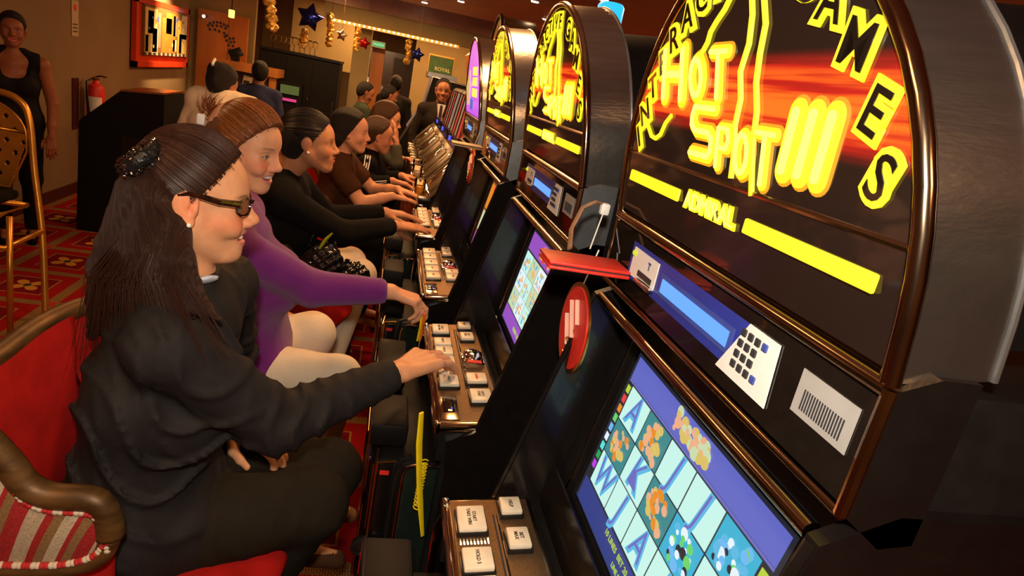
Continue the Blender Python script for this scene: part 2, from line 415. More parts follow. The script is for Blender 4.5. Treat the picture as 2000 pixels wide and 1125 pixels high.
# ------------------------------------------------------------------ slot machines
W = .6006; PITCH = .82; MY = [.3528 + .3003 + PITCH * i for i in range(12)]
OFF = (.4, 0, 0)
def art_material(kind):
    m = bpy.data.materials.new('marquee_art_' + kind); m.use_nodes = True; nt = m.node_tree; L = nt.links
    b = nt.nodes['Principled BSDF']; b.inputs['Base Color'].default_value = (.01, .007, .006, 1); b.inputs['Roughness'].default_value = .06
    tc = nt.nodes.new('ShaderNodeTexCoord'); sp = nt.nodes.new('ShaderNodeSeparateXYZ'); L.new(tc.outputs['Object'], sp.inputs[0])
    mp = nt.nodes.new('ShaderNodeMapping'); mp.inputs['Scale'].default_value = (1, 3, 90); mp.inputs['Rotation'].default_value = (.0, 0, 0)
    L.new(tc.outputs['Object'], mp.inputs[0])
    n = nt.nodes.new('ShaderNodeTexNoise'); n.inputs['Scale'].default_value = 1.3; n.inputs['Detail'].default_value = 3; L.new(mp.outputs[0], n.inputs[0])
    def mr(src, a, c, d, e):
        r = nt.nodes.new('ShaderNodeMapRange'); r.interpolation_type = 'SMOOTHSTEP'
        for i, q in enumerate((a, c, d, e)): r.inputs[i + 1].default_value = q
        L.new(src, r.inputs[0]); return r.outputs[0]
    def mul(a, c):
        q = nt.nodes.new('ShaderNodeMath'); q.operation = 'MULTIPLY'; L.new(a, q.inputs[0])
        if isinstance(c, float): q.inputs[1].default_value = c
        else: L.new(c, q.inputs[1])
        return q.outputs[0]
    cr = nt.nodes.new('ShaderNodeValToRGB')
    if kind == 'lightning':
        z = mul(mr(sp.outputs[2], 1.695, 1.725, 0, 1), mr(sp.outputs[2], 1.755, 1.785, 1, 0))
        f = mul(z, mr(n.outputs[0], .3, .6, .35, 1.)); L.new(f, cr.inputs[0])
        e = cr.color_ramp.elements; e[0].position = 0; e[0].color = (.012, .004, .002, 1); e[1].position = 1; e[1].color = (1, .16, .01, 1)
        x = cr.color_ramp.elements.new(.45); x.color = (.55, .012, .005, 1)
        st_ = 1.1
    else:
        L.new(mr(sp.outputs[2], 1.60, 1.9, 0, 1), cr.inputs[0])
        e = cr.color_ramp.elements; e[0].color = (.55, .10, .70, 1); e[1].color = (.75, .18, .65, 1)
        st_ = 1.0
    L.new(cr.outputs[0], b.inputs['Emission Color']); b.inputs['Emission Strength'].default_value = st_
    return m
ART = {'lightning': art_material('lightning'), 'purple': art_material('purple')}
# marquee plane: leans forward to the player
UPV = Vector((-.1322, 0, .9912)).normalized(); RT = Vector((0, -1, 0))
def mq(y, z, pr=0.):
    x = .3655 - (z - 1.60) * .1333
    return Vector((x, y, z)) + RT.cross(UPV) * pr
def arch_pts(a, zc, b, n=30, z0=1.556):
    pts = [(a, z0)] if z0 is not None else []
    pts += [(a * math.cos(PI * i / n), zc + b * math.sin(PI * i / n)) for i in range(n + 1)]
    if z0 is not None: pts.append((-a, z0))
    return pts
def screen_frame():      # monitor plane
    bot = Vector((.380, 0, 1.095)); top = Vector((.425, 0, 1.357)); up = (top - bot).normalized()
    return bot, up, (top - bot).length
def rect_text(parent, txt, size, y, v, m, name='screen_text', sx=1., base=None):
    bot, up, hh = screen_frame()
    text(name, txt, size, bot + up * v + Vector((0, y, 0)), RT, up, m, parent, .0003, .0, off=OFF, sx=sx, proud=.0032)
SC = {k: glow('screen_' + k, c, s) for k, (c, s) in {
    'navy': ((.03, .05, .25), .8), 'dark': ((.02, .025, .04), .6), 'band': ((.12, .14, .55), .85), 'band2': ((.16, .20, .65), .8), 'tile': ((.52, .82, .74), .95),
    'tileb': ((.04, .42, .62), .9), 'tilet': ((.05, .30, .32), .7), 'glyph': ((.10, .45, .72), .9), 'glyph2': ((.16, .16, .55), .8), 'orange': ((.85, .28, .02), .8),
    'gold': ((.75, .55, .14), .8), 'green': ((.45, .62, .04), .9), 'purple': ((.30, .08, .50), .9), 'yellowish': ((.62, .75, .45), .8),
    'red': ((.9, .05, .05), .8), 'limeg': ((.15, .7, .15), .8), 'sky': ((.15, .45, .85), .9), 'white': ((.75, .85, .9), .9), 'cyan': ((.1, .75, .7), .9), 'dgreen': ((.02, .35, .08), .9), 'violet': ((.5, .05, .75), .9),
    'peach': ((.9, .45, .25), .8), 'amber': ((.30, .09, .02), .7)}.items()}

def gaminator(i, style):
    n0_ = len(bpy.data.objects)
    y0 = MY[i]; first = i == 0
    labels = ['nearest slot machine, largest at the right edge, screen with blue letter reels',
              'second nearest slot machine with arched yellow marquee, played by the woman in glasses',
              'third slot machine in the row, arched black and gold marquee before the purple one',
              'fourth slot machine in the row with a glowing purple arched marquee']
    t = thing('slot_machine', labels[i], 'slot machine', (.4, y0, 0))
    P = lambda mb, n, m, sm=False, par=t: mb.build(n, m, par, sm, OFF)
    h = W / 2
    # lower cabinet, deck body and back column
    P(MB().prism([(.20, 0), (.20, .93), (.186, .93), (.186, .995), (.335, 1.012), (.39, 1.09), (.44, 1.40), (.44, 1.55), (.72, 1.55), (.72, 0)], -h + .012, h - .012), 'cabinet', M['black'])
    for s, n in ((-1, 'near'), (1, 'far')):
        ya, yb = (s * h, s * (h - .016))
        P(MB().prism([(.21, 0), (.21, .90), (.20, .985), (.262, 1.012), (.358, 1.42), (.42, 1.45), (.72, 1.45), (.72, 0)], min(ya, yb), max(ya, yb)), 'side_panel', M['gloss'])
    for s in (-1, 1):
        P(MB().tube([(.262, s * (h - .008), 1.016), (.30, s * (h - .008), 1.178), (.335, s * (h - .008), 1.325), (.357, s * (h - .008), 1.418)], .0055, 8), 'edge_trim', M['gloss'], True)
    # lower door, tray and rims in front
    ld = P(MB().rbox((.135, .0, .62), (.14, .50, .56), .02), 'lower_door', M['black_matte'], True)
    P(MB().tube([(.066, -.245, .36), (.064, -.245, .885), (.070, -.22, .902), (.070, .22, .902), (.064, .245, .885), (.066, .245, .36)], .006, 8), 'door_rim', M['bronze_chrome'], True, ld)
    P(MB().rbox((.088, -.252, .795), (.030, .008, .19), .003), 'side_pocket', M['gloss'], True, ld)
    P(MB().tube([(.070, -.257, .70), (.068, -.257, .895), (.105, -.257, .900)], .0035, 6), 'pocket_rim', M['brass'], True, ld)
    P(MB().b2(.076, .096, -.258, -.255, .865, .875), 'red_lamp', M['redprint'], False, ld)
    P(MB().rbox((.165, -.253, .67), (.072, .008, .44), .004), 'side_window', mat('dark_green_glass_%d' % i, (.012, .020, .016), .08, coat=.5, noise=.2), True, ld)
    P(MB().tube([(.128, -.258, .44), (.126, -.258, .87), (.132, -.258, .888), (.150, -.258, .893), (.20, -.258, .893)], .004, 8), 'window_rim', M['bronze_chrome'], True, ld)
    P(MB().tube([(.112, -.256, .40), (.112, -.256, .86), (.118, -.256, .905), (.14, -.256, .915)], .006, 8), 'divider', M['black'], True, ld)
    R90 = Matrix.Rotation(PI / 2, 3, 'X')
    P(MB().rbox((.088, -.262, .683), (.062, .016, .032), .006), 'hinge_arm', M['black'], True, ld)
    P(MB().lathe([(.024, -.012), (.026, 0), (.016, .004), (.014, .002), (.006, .004)], (.062, -.268, .680), 22, R90), 'hinge', M['black'], True, ld)
    P(MB().rbox((.060, .02, .68), (.012, .36, .34), .005), 'tray', M['gloss'], True, ld)
    P(MB().tube([(.053, .19, .52), (.053, .19, .84), (.053, -.17, .84), (.053, -.17, .52)], .004, 6), 'tray_rim', M['bronze_chrome'], True, ld)
    P(MB().rbox((.085, -.14, .935), (.085, .15, .055), .008), 'coin_chute', M['black_matte'], True)
    P(MB().tube([(.046, -.212, .912), (.046, -.212, .958), (.046, -.07, .958), (.046, -.07, .912)], .003, 6), 'chute_rim', M['bronze_chrome'], True)
    P(MB().rbox((.085, .14, .945), (.08, .17, .075), .01), 'bill_box', M['black_matte'], True)
    P(MB().tube([(.046, .06, .91), (.046, .06, .98), (.048, .22, .98), (.048, .22, .91)], .004, 6), 'bill_rim', M['chrome'], True)
    P(MB().b2(.041, .0435, -.20, -.09, .928, .936), 'chute_slot', M['brass'])
    P(MB().rbox((.193, h - .03, .93), (.02, .03, .05), .004), 'latch', M['black'], True)
    P(MB().tube([(.176, h - .01, .70), (.172, h - .01, .955), (.178, h - .01, .975)], .006, 8), 'corner_post', M['bronze_chrome'], True)
    # deck
    sl = math.atan2(.016, .15); Rd = Matrix.Rotation(-sl, 3, 'Y')
    dc = Vector((.252, 0, 1.012)); ux = Rd @ Vector((1, 0, 0)); un = Rd @ Vector((0, 0, 1))
    P(MB().rbox(dc, (.152, .574, .022), .008, Rd), 'button_deck', M['bronze_chrome'], True)
    P(MB().rbox(dc + un * .0085, (.134, .555, .010), .003, Rd), 'deck_plate', M['goldplate'], True)
    for s in (-1, 1):
        P(MB().rbox(dc + ux * (-.074) + Vector((0, s * .279, .002)), (.014, .018, .026), .005, Rd), 'corner_cap', M['chrome'], True)
    P(MB().tube([dc + ux * -.077 + Vector((0, -.285, .004)), dc + ux * -.077 + Vector((0, .285, .004))], .006, 8), 'deck_edge', M['chrome'], True)
    P(MB().tube([dc + ux * .003 + un * .0135 + Vector((0, -.13, 0)), dc + ux * .003 + un * .0135 + Vector((0, .235, 0))], .0018, 6), 'groove', M['ink'], True)
    P(MB().tube([dc + ux * .009 + un * .0135 + Vector((0, -.13, 0)), dc + ux * .009 + un * .0135 + Vector((0, .235, 0))], .0018, 6), 'groove', M['chrome'], True)
    def button(dx, dy, wx, wy, txt, cap=M['button'], ink=M['ink'], big=False):
        c = dc + ux * dx + Vector((0, dy, 0)) + un * .0125
        b = P(MB().rbox(c + un * .003, (wx + .006, wy + .006, .010), .003, Rd), 'button', M['black'], True)
        P(MB().rbox(c + un * .011, (wx, wy, .010), .003, Rd), 'button_cap', cap, True, b)
        text('lettering', txt, .0085, c + un * .0155, RT, ux, ink, b, .0002, .0002, off=OFF, proud=.0005)
    L5 = ['START', 'HOLD', 'HOLD', 'HOLD', 'HOLD', 'HOLD']
    if i in (0, 1):
        for k, (dy, wy) in enumerate(((.215, .058), (.122, .046), (.062, .046), (.002, .046), (-.052, .044), (-.108, .050))):
            button(-.037, dy, .046, wy, ['START\nTAKE WIN', 'HOLD 5', 'HOLD 4', 'HOLD 3', 'HOLD 2', 'HOLD 1'][k])
        button(.033, .245, .036, .040, 'HELP'); button(.033, .165, .036, .044, 'BET\nMAX')
        button(.030, -.094, .048, .046, 'GAMBLE', ink=M['redprint']); button(.030, -.182, .048, .056, 'AUTO\nSTART')
        for k in range(9):
            c = dc + ux * -.068 + Vector((0, .168, 0))
        sp_ = MB()
        for k in range(9): sp_.box(dc + ux * (-.058 + k * .0055) + un * .0138 + Vector((0, .172, 0)), (.0022, .014, .002), Rd)
        P(sp_, 'speaker_slots', M['chrome'])
    else:
        for k in range(5): button(-.032, .225 - .082 * k, .05, .066, 'HOLD')
        button(.038, .262, .036, .05, 'HELP'); button(.038, .20, .036, .05, 'BET'); button(.038, -.05, .048, .05, 'GAMBLE', ink=M['redprint']); button(.038, -.115, .048, .06, 'AUTO')
    # shiny domed start key in a clear cover
    c = dc + ux * .032 + Vector((0, .02, 0)) + un * .014
    kb = P(MB().rbox(c + un * .006, (.058, .07, .016), .004, Rd), 'start_key', M['chrome'], True)
    P(MB().ball(c + un * .018, .026, 10, (1, 1.2, .5)), 'key_dome', M['chrome'], True, kb)
    P(MB().b2(c.x - .018, c.x + .018, c.y - .044, c.y - .030, c.z + .0165, c.z + .0185), 'key_stripe', M['redprint'], False, kb)
    c = dc + ux * -.045 + Vector((0, -.222, 0)) + un * .013
    P(MB().rbox(c, (.042, .105, .006), .002, Rd), 'note_window', M['bronze_chrome'], True)
    P(MB().rbox(c + un * .003 + Vector((0, .01, 0)), (.026, .062, .005), .002, Rd), 'note_display', M['glass_black'], True)
    P(MB().ball(c + un * .006 + Vector((.006, -.008, 0)), .0022, 6), 'led', M['blue_led'])
    # monitor and bezel
    bot, up, hh = screen_frame(); sw = .212
    P(MB().quad(bot - up * .085 + Vector((-.022, 0, -.012)), RT, up, -h + .02, h - .02, -.0, .10, th=.004), 'lower_bezel', M['gloss'])
    bz = MB()
    for (a, b_, cc, d_) in ((-h + .017, h - .017, -.03, -.004), (-h + .017, h - .017, hh + .004, hh + .06), (-h + .017, -sw - .004, -.004, hh + .004), (sw + .004, h - .017, -.004, hh + .004)):
        bz.quad(bot - up.cross(RT) * 0, RT, up, a, b_, cc, d_, th=.006)
    P(bz, 'bezel', M['black'])
    P(MB().tube([bot + up * -.012 + RT * sw * s_ for s_ in (-1.06, 1.06)], .003, 6), 'bezel_line', M['bronze_chrome'], True)
    for s_ in (-1, 1):
        P(MB().tube([bot + RT * (s_ * (sw + .03)) + up * -.03 + Vector((-.006, 0, 0)), bot + RT * (s_ * (sw + .03)) + up * (hh + .03) + Vector((-.006, 0, 0))], .0025, 6), 'bezel_line', M['bronze_chrome'], True)
    scr = P(MB().quad(bot, RT, up, -sw, sw, 0, hh, th=.002), 'monitor', SC['dark' if style != 'c' else 'amber'])
    def tile(u0, u1, v0, v1, m, nm='reel_picture', pr=.0024):
        return P(MB().quad(bot + RT.cross(up) * pr, RT, up, -sw + 2 * sw * u0, -sw + 2 * sw * u1, hh * v0, hh * v1, th=.0006), nm, SC[m], False, scr)
    if style == 'a':
        tile(.02, .985, .845, .985, 'band', 'title_band'); tile(.02, .985, .83, .842, 'glyph2', 'title_line')
        tile(.02, .98, .01, .16, 'navy', 'status_bar')
        rect_text(scr, '10 LINES  BET 20  CREDIT 1480', .0125, 0, hh * .115, SC['green'], sx=1.0)
        rect_text(scr, 'LINE PAYS 40  PLAY ON', .0105, -.02, hh * .05, SC['green'])
        rn = random.Random(1)
        for cc_ in ('gold', 'yellowish', 'peach'):
            mb = MB()
            for z_ in range(16): mb.ball(bot + up * hh * (.915 + rn.uniform(-.05, .05)) + RT * (.0 + rn.uniform(-.045, .045)) + RT.cross(up) * .0035, rn.uniform(.004, .010), 6, (.15, 1, 1))
            P(mb, 'title_crest', SC[cc_], False, scr)
        rows = ['AfJJd', 'xKodJ', 'WJAJx']
        cols = ['green', 'red', 'orange', 'limeg', 'sky', 'white', 'cyan', 'dgreen', 'violet']
        for k in range(9):
            tile(.022, .048, .76 - .065 * k, .805 - .065 * k, cols[k], 'line_marker'); tile(.952, .978, .76 - .065 * k, .805 - .065 * k, cols[k], 'line_marker')
        for r in range(3):
            for q in range(5):
                ch = rows[r][q]; u0 = .06 + q * .178; v1 = .82 - r * .218
                ub, vb = u0 + .17, v1 - .208
                tile(u0, ub, vb, v1, 'tile' if ch in 'AJKW' else ('tileb' if ch == 'd' else 'tilet'))
                yc = -(-sw + 2 * sw * (u0 + ub) / 2); vc = hh * (vb + v1) / 2
                base = bot + up * vc + Vector((0, yc, 0))
                if ch in 'AJKW':
                    text('reel_letter', ch, .066, base, RT, up, SC['glyph'], scr, .0003, .003, off=OFF, proud=.0034, shear=.2, sx=.85)
                    text('reel_letter', ch, .066, base + up * .002, RT, up, SC['glyph2'], scr, .0002, -.0008, off=OFF, proud=.0044, shear=.2, sx=.85)
                else:
                    rn = random.Random(r * 7 + q); mb = {}
                    for z_ in range(26):
                        cc_ = rn.choice(['orange', 'gold', 'peach'] if ch != 'd' else ['sky', 'white', 'glyph', 'limeg', 'dark'])
                        a_ = rn.uniform(-.024, .024); b_ = rn.uniform(-.022, .022); s_ = rn.uniform(.003, .009)
                        mb.setdefault(cc_, MB()).ball(base + RT * a_ + up * b_ + RT.cross(up) * .0035, s_, 6, (.15, 1, 1))
                    for kk, q_ in mb.items(): P(q_, 'reel_figure', SC[kk], False, scr)
    elif style == 'b':
        tile(.02, .985, .80, .985, 'purple', 'title_band'); tile(.02, .985, .02, .17, 'purple', 'status_bar')
        for r in range(3):
            for q in range(5):
                tile(.03 + q * .19, .21 + q * .19, .585 - r * .20, .78 - r * .20, ['tile', 'yellowish', 'white'][(r * 2 + q) % 3])
                rn = random.Random(r * 5 + q + 50)
                base = bot + up * hh * (.68 - r * .20) + RT * (-sw + 2 * sw * (.12 + q * .19))
                for cc_ in ('peach', 'gold', 'glyph'):
                    mb = MB()
                    for z_ in range(5): mb.ball(base + RT * rn.uniform(-.025, .025) + up * rn.uniform(-.018, .018) + RT.cross(up) * .0035, rn.uniform(.003, .007), 6, (.15, 1, 1))
                    P(mb, 'reel_figure', SC[cc_], False, scr)
        rn = random.Random(8)
        for cc_ in ('red', 'gold', 'orange'):
            mb = MB()
            for z_ in range(12): mb.ball(bot + up * hh * (.89 + rn.uniform(-.06, .06)) + RT * (.0 + rn.uniform(-.07, .07)) + RT.cross(up) * .0035, rn.uniform(.004, .009), 6, (.15, 1, 1))
            P(mb, 'title_crest', SC[cc_], False, scr)
        text('screen_text', 'CREDIT 250  BET 10', .014, bot + up * hh * .09 + RT * .0, RT, up, SC['green'], scr, .0003, .0, off=OFF, proud=.0034)
    else:
        tile(.03, .97, .60, .97, 'orange', 'title_band'); tile(.03, .97, .04, .22, 'purple', 'status_bar')
        rn = random.Random(18)
        for cc_ in ('red', 'peach', 'red'):
            mb = MB()
            for z_ in range(9): mb.ball(bot + up * hh * (.78 + rn.uniform(-.13, .13)) + RT * rn.uniform(-.16, .16) + RT.cross(up) * .0035, rn.uniform(.010, .022), 8, (.08, 1, 1))
            P(mb, 'title_picture', SC[cc_], False, scr)
        for q in range(5):
            tile(.04 + q * .186, .21 + q * .186, .26, .56, ['yellowish', 'peach', 'tile', 'red', 'white'][q])
    # card reader box
    P(MB().prism([(.372, 1.446), (.3685, 1.50), (.370, 1.552), (.405, 1.566), (.44, 1.566), (.44, 1.425), (.41, 1.420)], -h, h), 'reader_box', M['satin'] if i else M['gloss'])
    fr = Vector((.3688, 0, 1.50)); U2 = Vector((0, 0, 1))
    P(MB().quad(fr, RT, U2, -h + .004, h - .004, -.044, .044, th=.003), 'face_glass', M['glass_black'])
    P(MB().tube([(.3695, -h + .004, 1.553), (.3695, h - .004, 1.553)], .0085, 10), 'upper_trim', M['bronze_chrome'], True)
    P(MB().tube([(.3705, -h + .004, 1.447), (.3705, h - .004, 1.447)], .0055, 10), 'lower_trim', M['bronze_chrome'], True)
    for s in (-1, 1): P(MB().tube([(.369, s * (h - .004), 1.447), (.369, s * (h - .004), 1.553)], .0055, 8), 'end_trim', M['bronze_chrome'], True)
    P(MB().tube([(.366, -h + .02, 1.418), (.366, h - .02, 1.418)], .009, 10), 'lower_rail', M['bronze_chrome'], True)
    P(MB().quad(fr + Vector((-.003, 0, 0)), RT, U2, -.205, .118, -.021, .032, th=.0008), 'info_panel', M['blue_panel'])
    rd = P(MB().quad(fr + Vector((-.0038, 0, 0)), RT, U2, -.195, -.105, -.015, .026, th=.0012), 'card_slot_plate', M['white'])
    P(MB().rbox((.3615, .13, 1.488), (.012, .055, .006), .002), 'slot_lip', M['chrome'], True, rd)
    P(MB().quad(fr + Vector((-.0052, 0, 0)), RT, U2, -.165, -.115, -.008, .0, th=.0006), 'slot_mouth', M['ink'], False, rd)
    P(MB().ball((.3635, .187, 1.5185), .005, 8), 'led', M['green_led'], True, rd)
    text('lettering', 'T', .014, fr + Vector((-.005, .132, .013)), RT, U2, M['inkblue'], rd, .0002, .0006, off=OFF, proud=.0005)
    dp = P(MB().quad(fr + Vector((-.0038, 0, 0)), RT, U2, -.09, .10, -.011, .018, th=.001), 'display_frame', M['inkblue'])
    P(MB().quad(fr + Vector((-.0050, 0, 0)), RT, U2, -.083, .093, -.005, .0125, th=.001), 'display', M['lcd'], False, dp)
    kp = MB(); a = fr + Vector((-.004, 0, 0))
    pts = [a + RT * .085 + U2 * -.028, a + RT * .18 + U2 * -.028, a + RT * .175 + U2 * .033, a + RT * .122 + U2 * .033]
    nv = Vector((-.001, 0, 0)); kp.add([p for p in pts] + [p + nv for p in pts], [(3, 2, 1, 0), (4, 5, 6, 7), (0, 1, 5, 4), (1, 2, 6, 5), (2, 3, 7, 6), (3, 0, 4, 7)])
    kpo = P(kp, 'keypad', M['white'])
    for r in range(4):
        for q in range(4):
            if q == 3 and r in (1, 2): continue
            c = a + RT * (.118 + q * .0125 - r * .001) + U2 * (.022 - r * .0115) + Vector((-.0012, 0, 0))
            P(MB().rbox(c, (.003, .0085, .0075), .001), 'key', M['ink'] if q < 3 else M['inkblue'], False, kpo)
    lb = P(MB().quad(fr + Vector((-.0035, 0, 0)), RT, U2, .212, .283, -.010, .029, th=.0008), 'barcode_label', M['grey_label'])
    bc = MB()
    for q in range(16): bc.quad(fr + Vector((-.0045, 0, 0)), RT, U2, .222 + q * .0033, .2236 + q * .0033, -.004, .014, th=.0003)
    P(bc, 'barcode', M['ink'], False, lb)
    # arched marquee
    a_, zc, b_ = .293, 1.602, .296
    prof = arch_pts(a_, zc, b_)
    def plate(pf, d0, d1):
        mb = MB(); n = len(pf); A = [mq(p[0], p[1], d0) for p in pf] + [mq(p[0], p[1], d1) for p in pf]
        mb.add(A, [tuple(range(n)), tuple(range(2 * n - 1, n - 1, -1))] + [(k, k + n, (k + 1) % n + n, (k + 1) % n) for k in range(n)]); return mb
    P(plate(arch_pts(.283, zc, .286, z0=1.566), .0, .004), 'marquee_glass', ART['purple' if style == 'd' else 'lightning'])
    sm = P(plate(prof, -.085, -.004), 'steel_drum', M['steel'], True)
    P(MB().tube([mq(p[0], p[1], .002) for p in prof], .0075, 10), 'marquee_rim', M['bronze_chrome'], True)
    P(plate(arch_pts(.24, 1.60, .25), -.30, -.085), 'drum_back', M['black_matte'], True)
    P(MB().tube([mq(p[0] * 1.002, p[1], -.085) for p in prof], .003, 8), 'rear_seam', M['satin'], True)
    if style == 'd':
        for k, (tx, z) in enumerate((("LUCKY", 1.755), ("LADY'S", 1.71), ("CHARM", 1.662))):
            text('marquee_letters', tx, .052, mq(-.06, z), RT, UPV, M['lime'], t, .001, .001, off=OFF, proud=.005, sx=1.0)
        P(MB().tube([mq(.19, 1.60, .004), mq(.195, 1.68, .004), mq(.16, 1.76, .004)], [.008, .012, .004], 8), 'lit_figure', SC['gold'], True)
        P(MB().quad(mq(0, 1.585, .005), RT, UPV, -.10, .02, 0, .05, th=.001), 'lit_band', SC['band'])
    else:
        word = 'INTERACTIVE GAMES'; n = len(word)
        ANG = [16, 24, 32.5, 41, 49.6, 58.5, 67, 75, 81.5, 88, 96, 0, 113, 124, 136, 149, 160]
        for k, ch in enumerate(word):
            if ch == ' ': continue
            th = math.radians(ANG[k])
            y = .256 * math.cos(th); z = 1.603 + .260 * math.sin(th)
            rr = (PI / 2 - th) * (.45 if th < PI / 2 else .34)
            rr = rr if th < PI / 2 else rr
            text('arch_letter', ch, .044 if k < 12 else .050, mq(y, z), RT, UPV, M['yellow'], t, .001, .0058, off=OFF, proud=.0045, rot=rr)
            text('letter_core', ch, .044 if k < 12 else .050, mq(y, z), RT, UPV, M['glass_black'], t, .0004, .0004, off=OFF, proud=.007, rot=rr)
        def strokes(nm, paths, hw):
            # each stroke is a fat rounded tube: gold rim, yellow body, pale core
            for r_, pr_, m_ in ((hw + .0030, .003, M['gold_edge']), (hw, .0055, M['yellow']), (hw * .38, .0085, M['yellow_hot'])):
                mb = MB()
                for pth in paths:
                    n_ = 10
                    for (p0, p1) in zip(pth[:-1], pth[1:]):
                        d = Vector((p1[0] - p0[0], p1[1] - p0[1])); L_ = d.length; d.normalize(); q = Vector((-d.y, d.x)); ring = []
                        for h_ in range(n_): a__ = PI / 2 + PI * h_ / (n_ - 1); ring.append(Vector(p0) + (d * math.cos(a__) + q * math.sin(a__)) * r_)
                        for h_ in range(n_): a__ = -PI / 2 + PI * h_ / (n_ - 1); ring.append(Vector(p1) + (d * math.cos(a__) + q * math.sin(a__)) * r_)
                        N_ = len(ring)
                        mb.add([mq(v.x, v.y, pr_) for v in ring] + [mq(v.x, v.y, pr_ + .002) for v in ring], [tuple(range(N_)), tuple(range(2 * N_ - 1, N_ - 1, -1))] + [(h_, h_ + N_, (h_ + 1) % N_ + N_, (h_ + 1) % N_) for h_ in range(N_)])
                P(mb, nm, m_)
        def ltr(y0_, y1_, z0_, z1_, pths, hw, nm='marquee_letter', it=.012):
            f = lambda a, b: (y0_ + (y1_ - y0_) * a + it * (1 - b) * -1, z0_ + (z1_ - z0_) * b)
            strokes(nm, [[f(*p) for p in pth] for pth in pths], hw)
        OO = [(.5 + .42 * math.cos(2 * PI * q / 12), .5 + .5 * math.sin(2 * PI * q / 12)) for q in range(13)]
        ltr(.184, .130, 1.733, 1.789, [[(0, 0), (0, 1)], [(1, 0), (1, 1)], [(0, .5), (1, .5)]], .0105)
        ltr(.106, .072, 1.738, 1.778, [OO], .0078)
        ltr(.054, .018, 1.738, 1.785, [[(.5, 0), (.5, 1)], [(0, 1), (1, 1)]], .0072)
        ltr(.078, .026, 1.675, 1.726, [[(1, 1), (.1, 1), (0, .8), (0, .62), (.2, .5), (.8, .5), (1, .38), (1, .15), (.85, 0), (0, 0)]], .0078, it=.008)
        ltr(.008, -.016, 1.668, 1.708, [[(0, 0), (0, 1), (.8, 1), (1, .75), (.8, .5), (0, .5)]], .0058, it=.006)
        ltr(-.030, -.058, 1.668, 1.706, [OO], .0062, it=.006)
        ltr(-.070, -.100, 1.664, 1.710, [[(.5, 0), (.5, 1)], [(0, 1), (1, 1)]], .0064, it=.006)
        for yb in (-.127, -.152, -.177): ltr(yb, yb, 1.682, 1.732, [[(0, 0), (0, 1)]], .0122, it=-.006)
        # lightning bolts
        rn = random.Random(3)
        for (pa, pb_) in (((.01, 1.86), (.10, 1.775)), ((-.01, 1.87), (-.03, 1.66)), ((-.03, 1.86), (-.075, 1.65)), ):
            pts = []
            for s_ in range(9):
                f_ = s_ / 8; j = rn.uniform(-.007, .007) if 0 < s_ < 8 else 0
                pts.append(mq(pa[0] + (pb_[0] - pa[0]) * f_ + j, pa[1] + (pb_[1] - pa[1]) * f_, .0055))
            P(MB().tube(pts, .0034, 6), 'lightning_bolt', M['yellow'], True)
        P(MB().tube([mq(a_q, b_q, .0055) for a_q, b_q in ((.235, 1.706), (.218, 1.692), (.203, 1.681), (.188, 1.679), (.172, 1.686), (.160, 1.702), (.145, 1.712))], .0030, 6), 'lightning_bolt', M['yellow'], True)
        P(MB().tube([mq(.285, 1.652, .004), mq(-.285, 1.652, .004)], .003, 6), 'divider', M['bronze_chrome'], True)
        for (ya, yb) in ((.262, .088), (-.072, -.262)):
            P(MB().rbox(mq((ya + yb) / 2, 1.620, .006), (.004, abs(ya - yb), .0155), .0019), 'lit_bar', M['yellow'])
        text('maker_name', 'ADMIRAL', .027, mq(.008, 1.620), RT, UPV, M['yellow'], t, .001, .0028, off=OFF, proud=.005, sx=1.06)
        text('maker_name', 'ADMIRAL', .027, mq(.008, 1.620), RT, UPV, M['yellow_hot'], t, .0005, .0, off=OFF, proud=.0075, sx=1.06)
    return t
for i_, s_ in enumerate('abcd'): gaminator(i_, s_)
for o_ in bpy.data.objects:
    if o_.name.split('.')[0] in ('reel_figure', 'title_crest', 'title_picture', 'speaker_slots', 'barcode'): o_['kind'] = 'stuff'

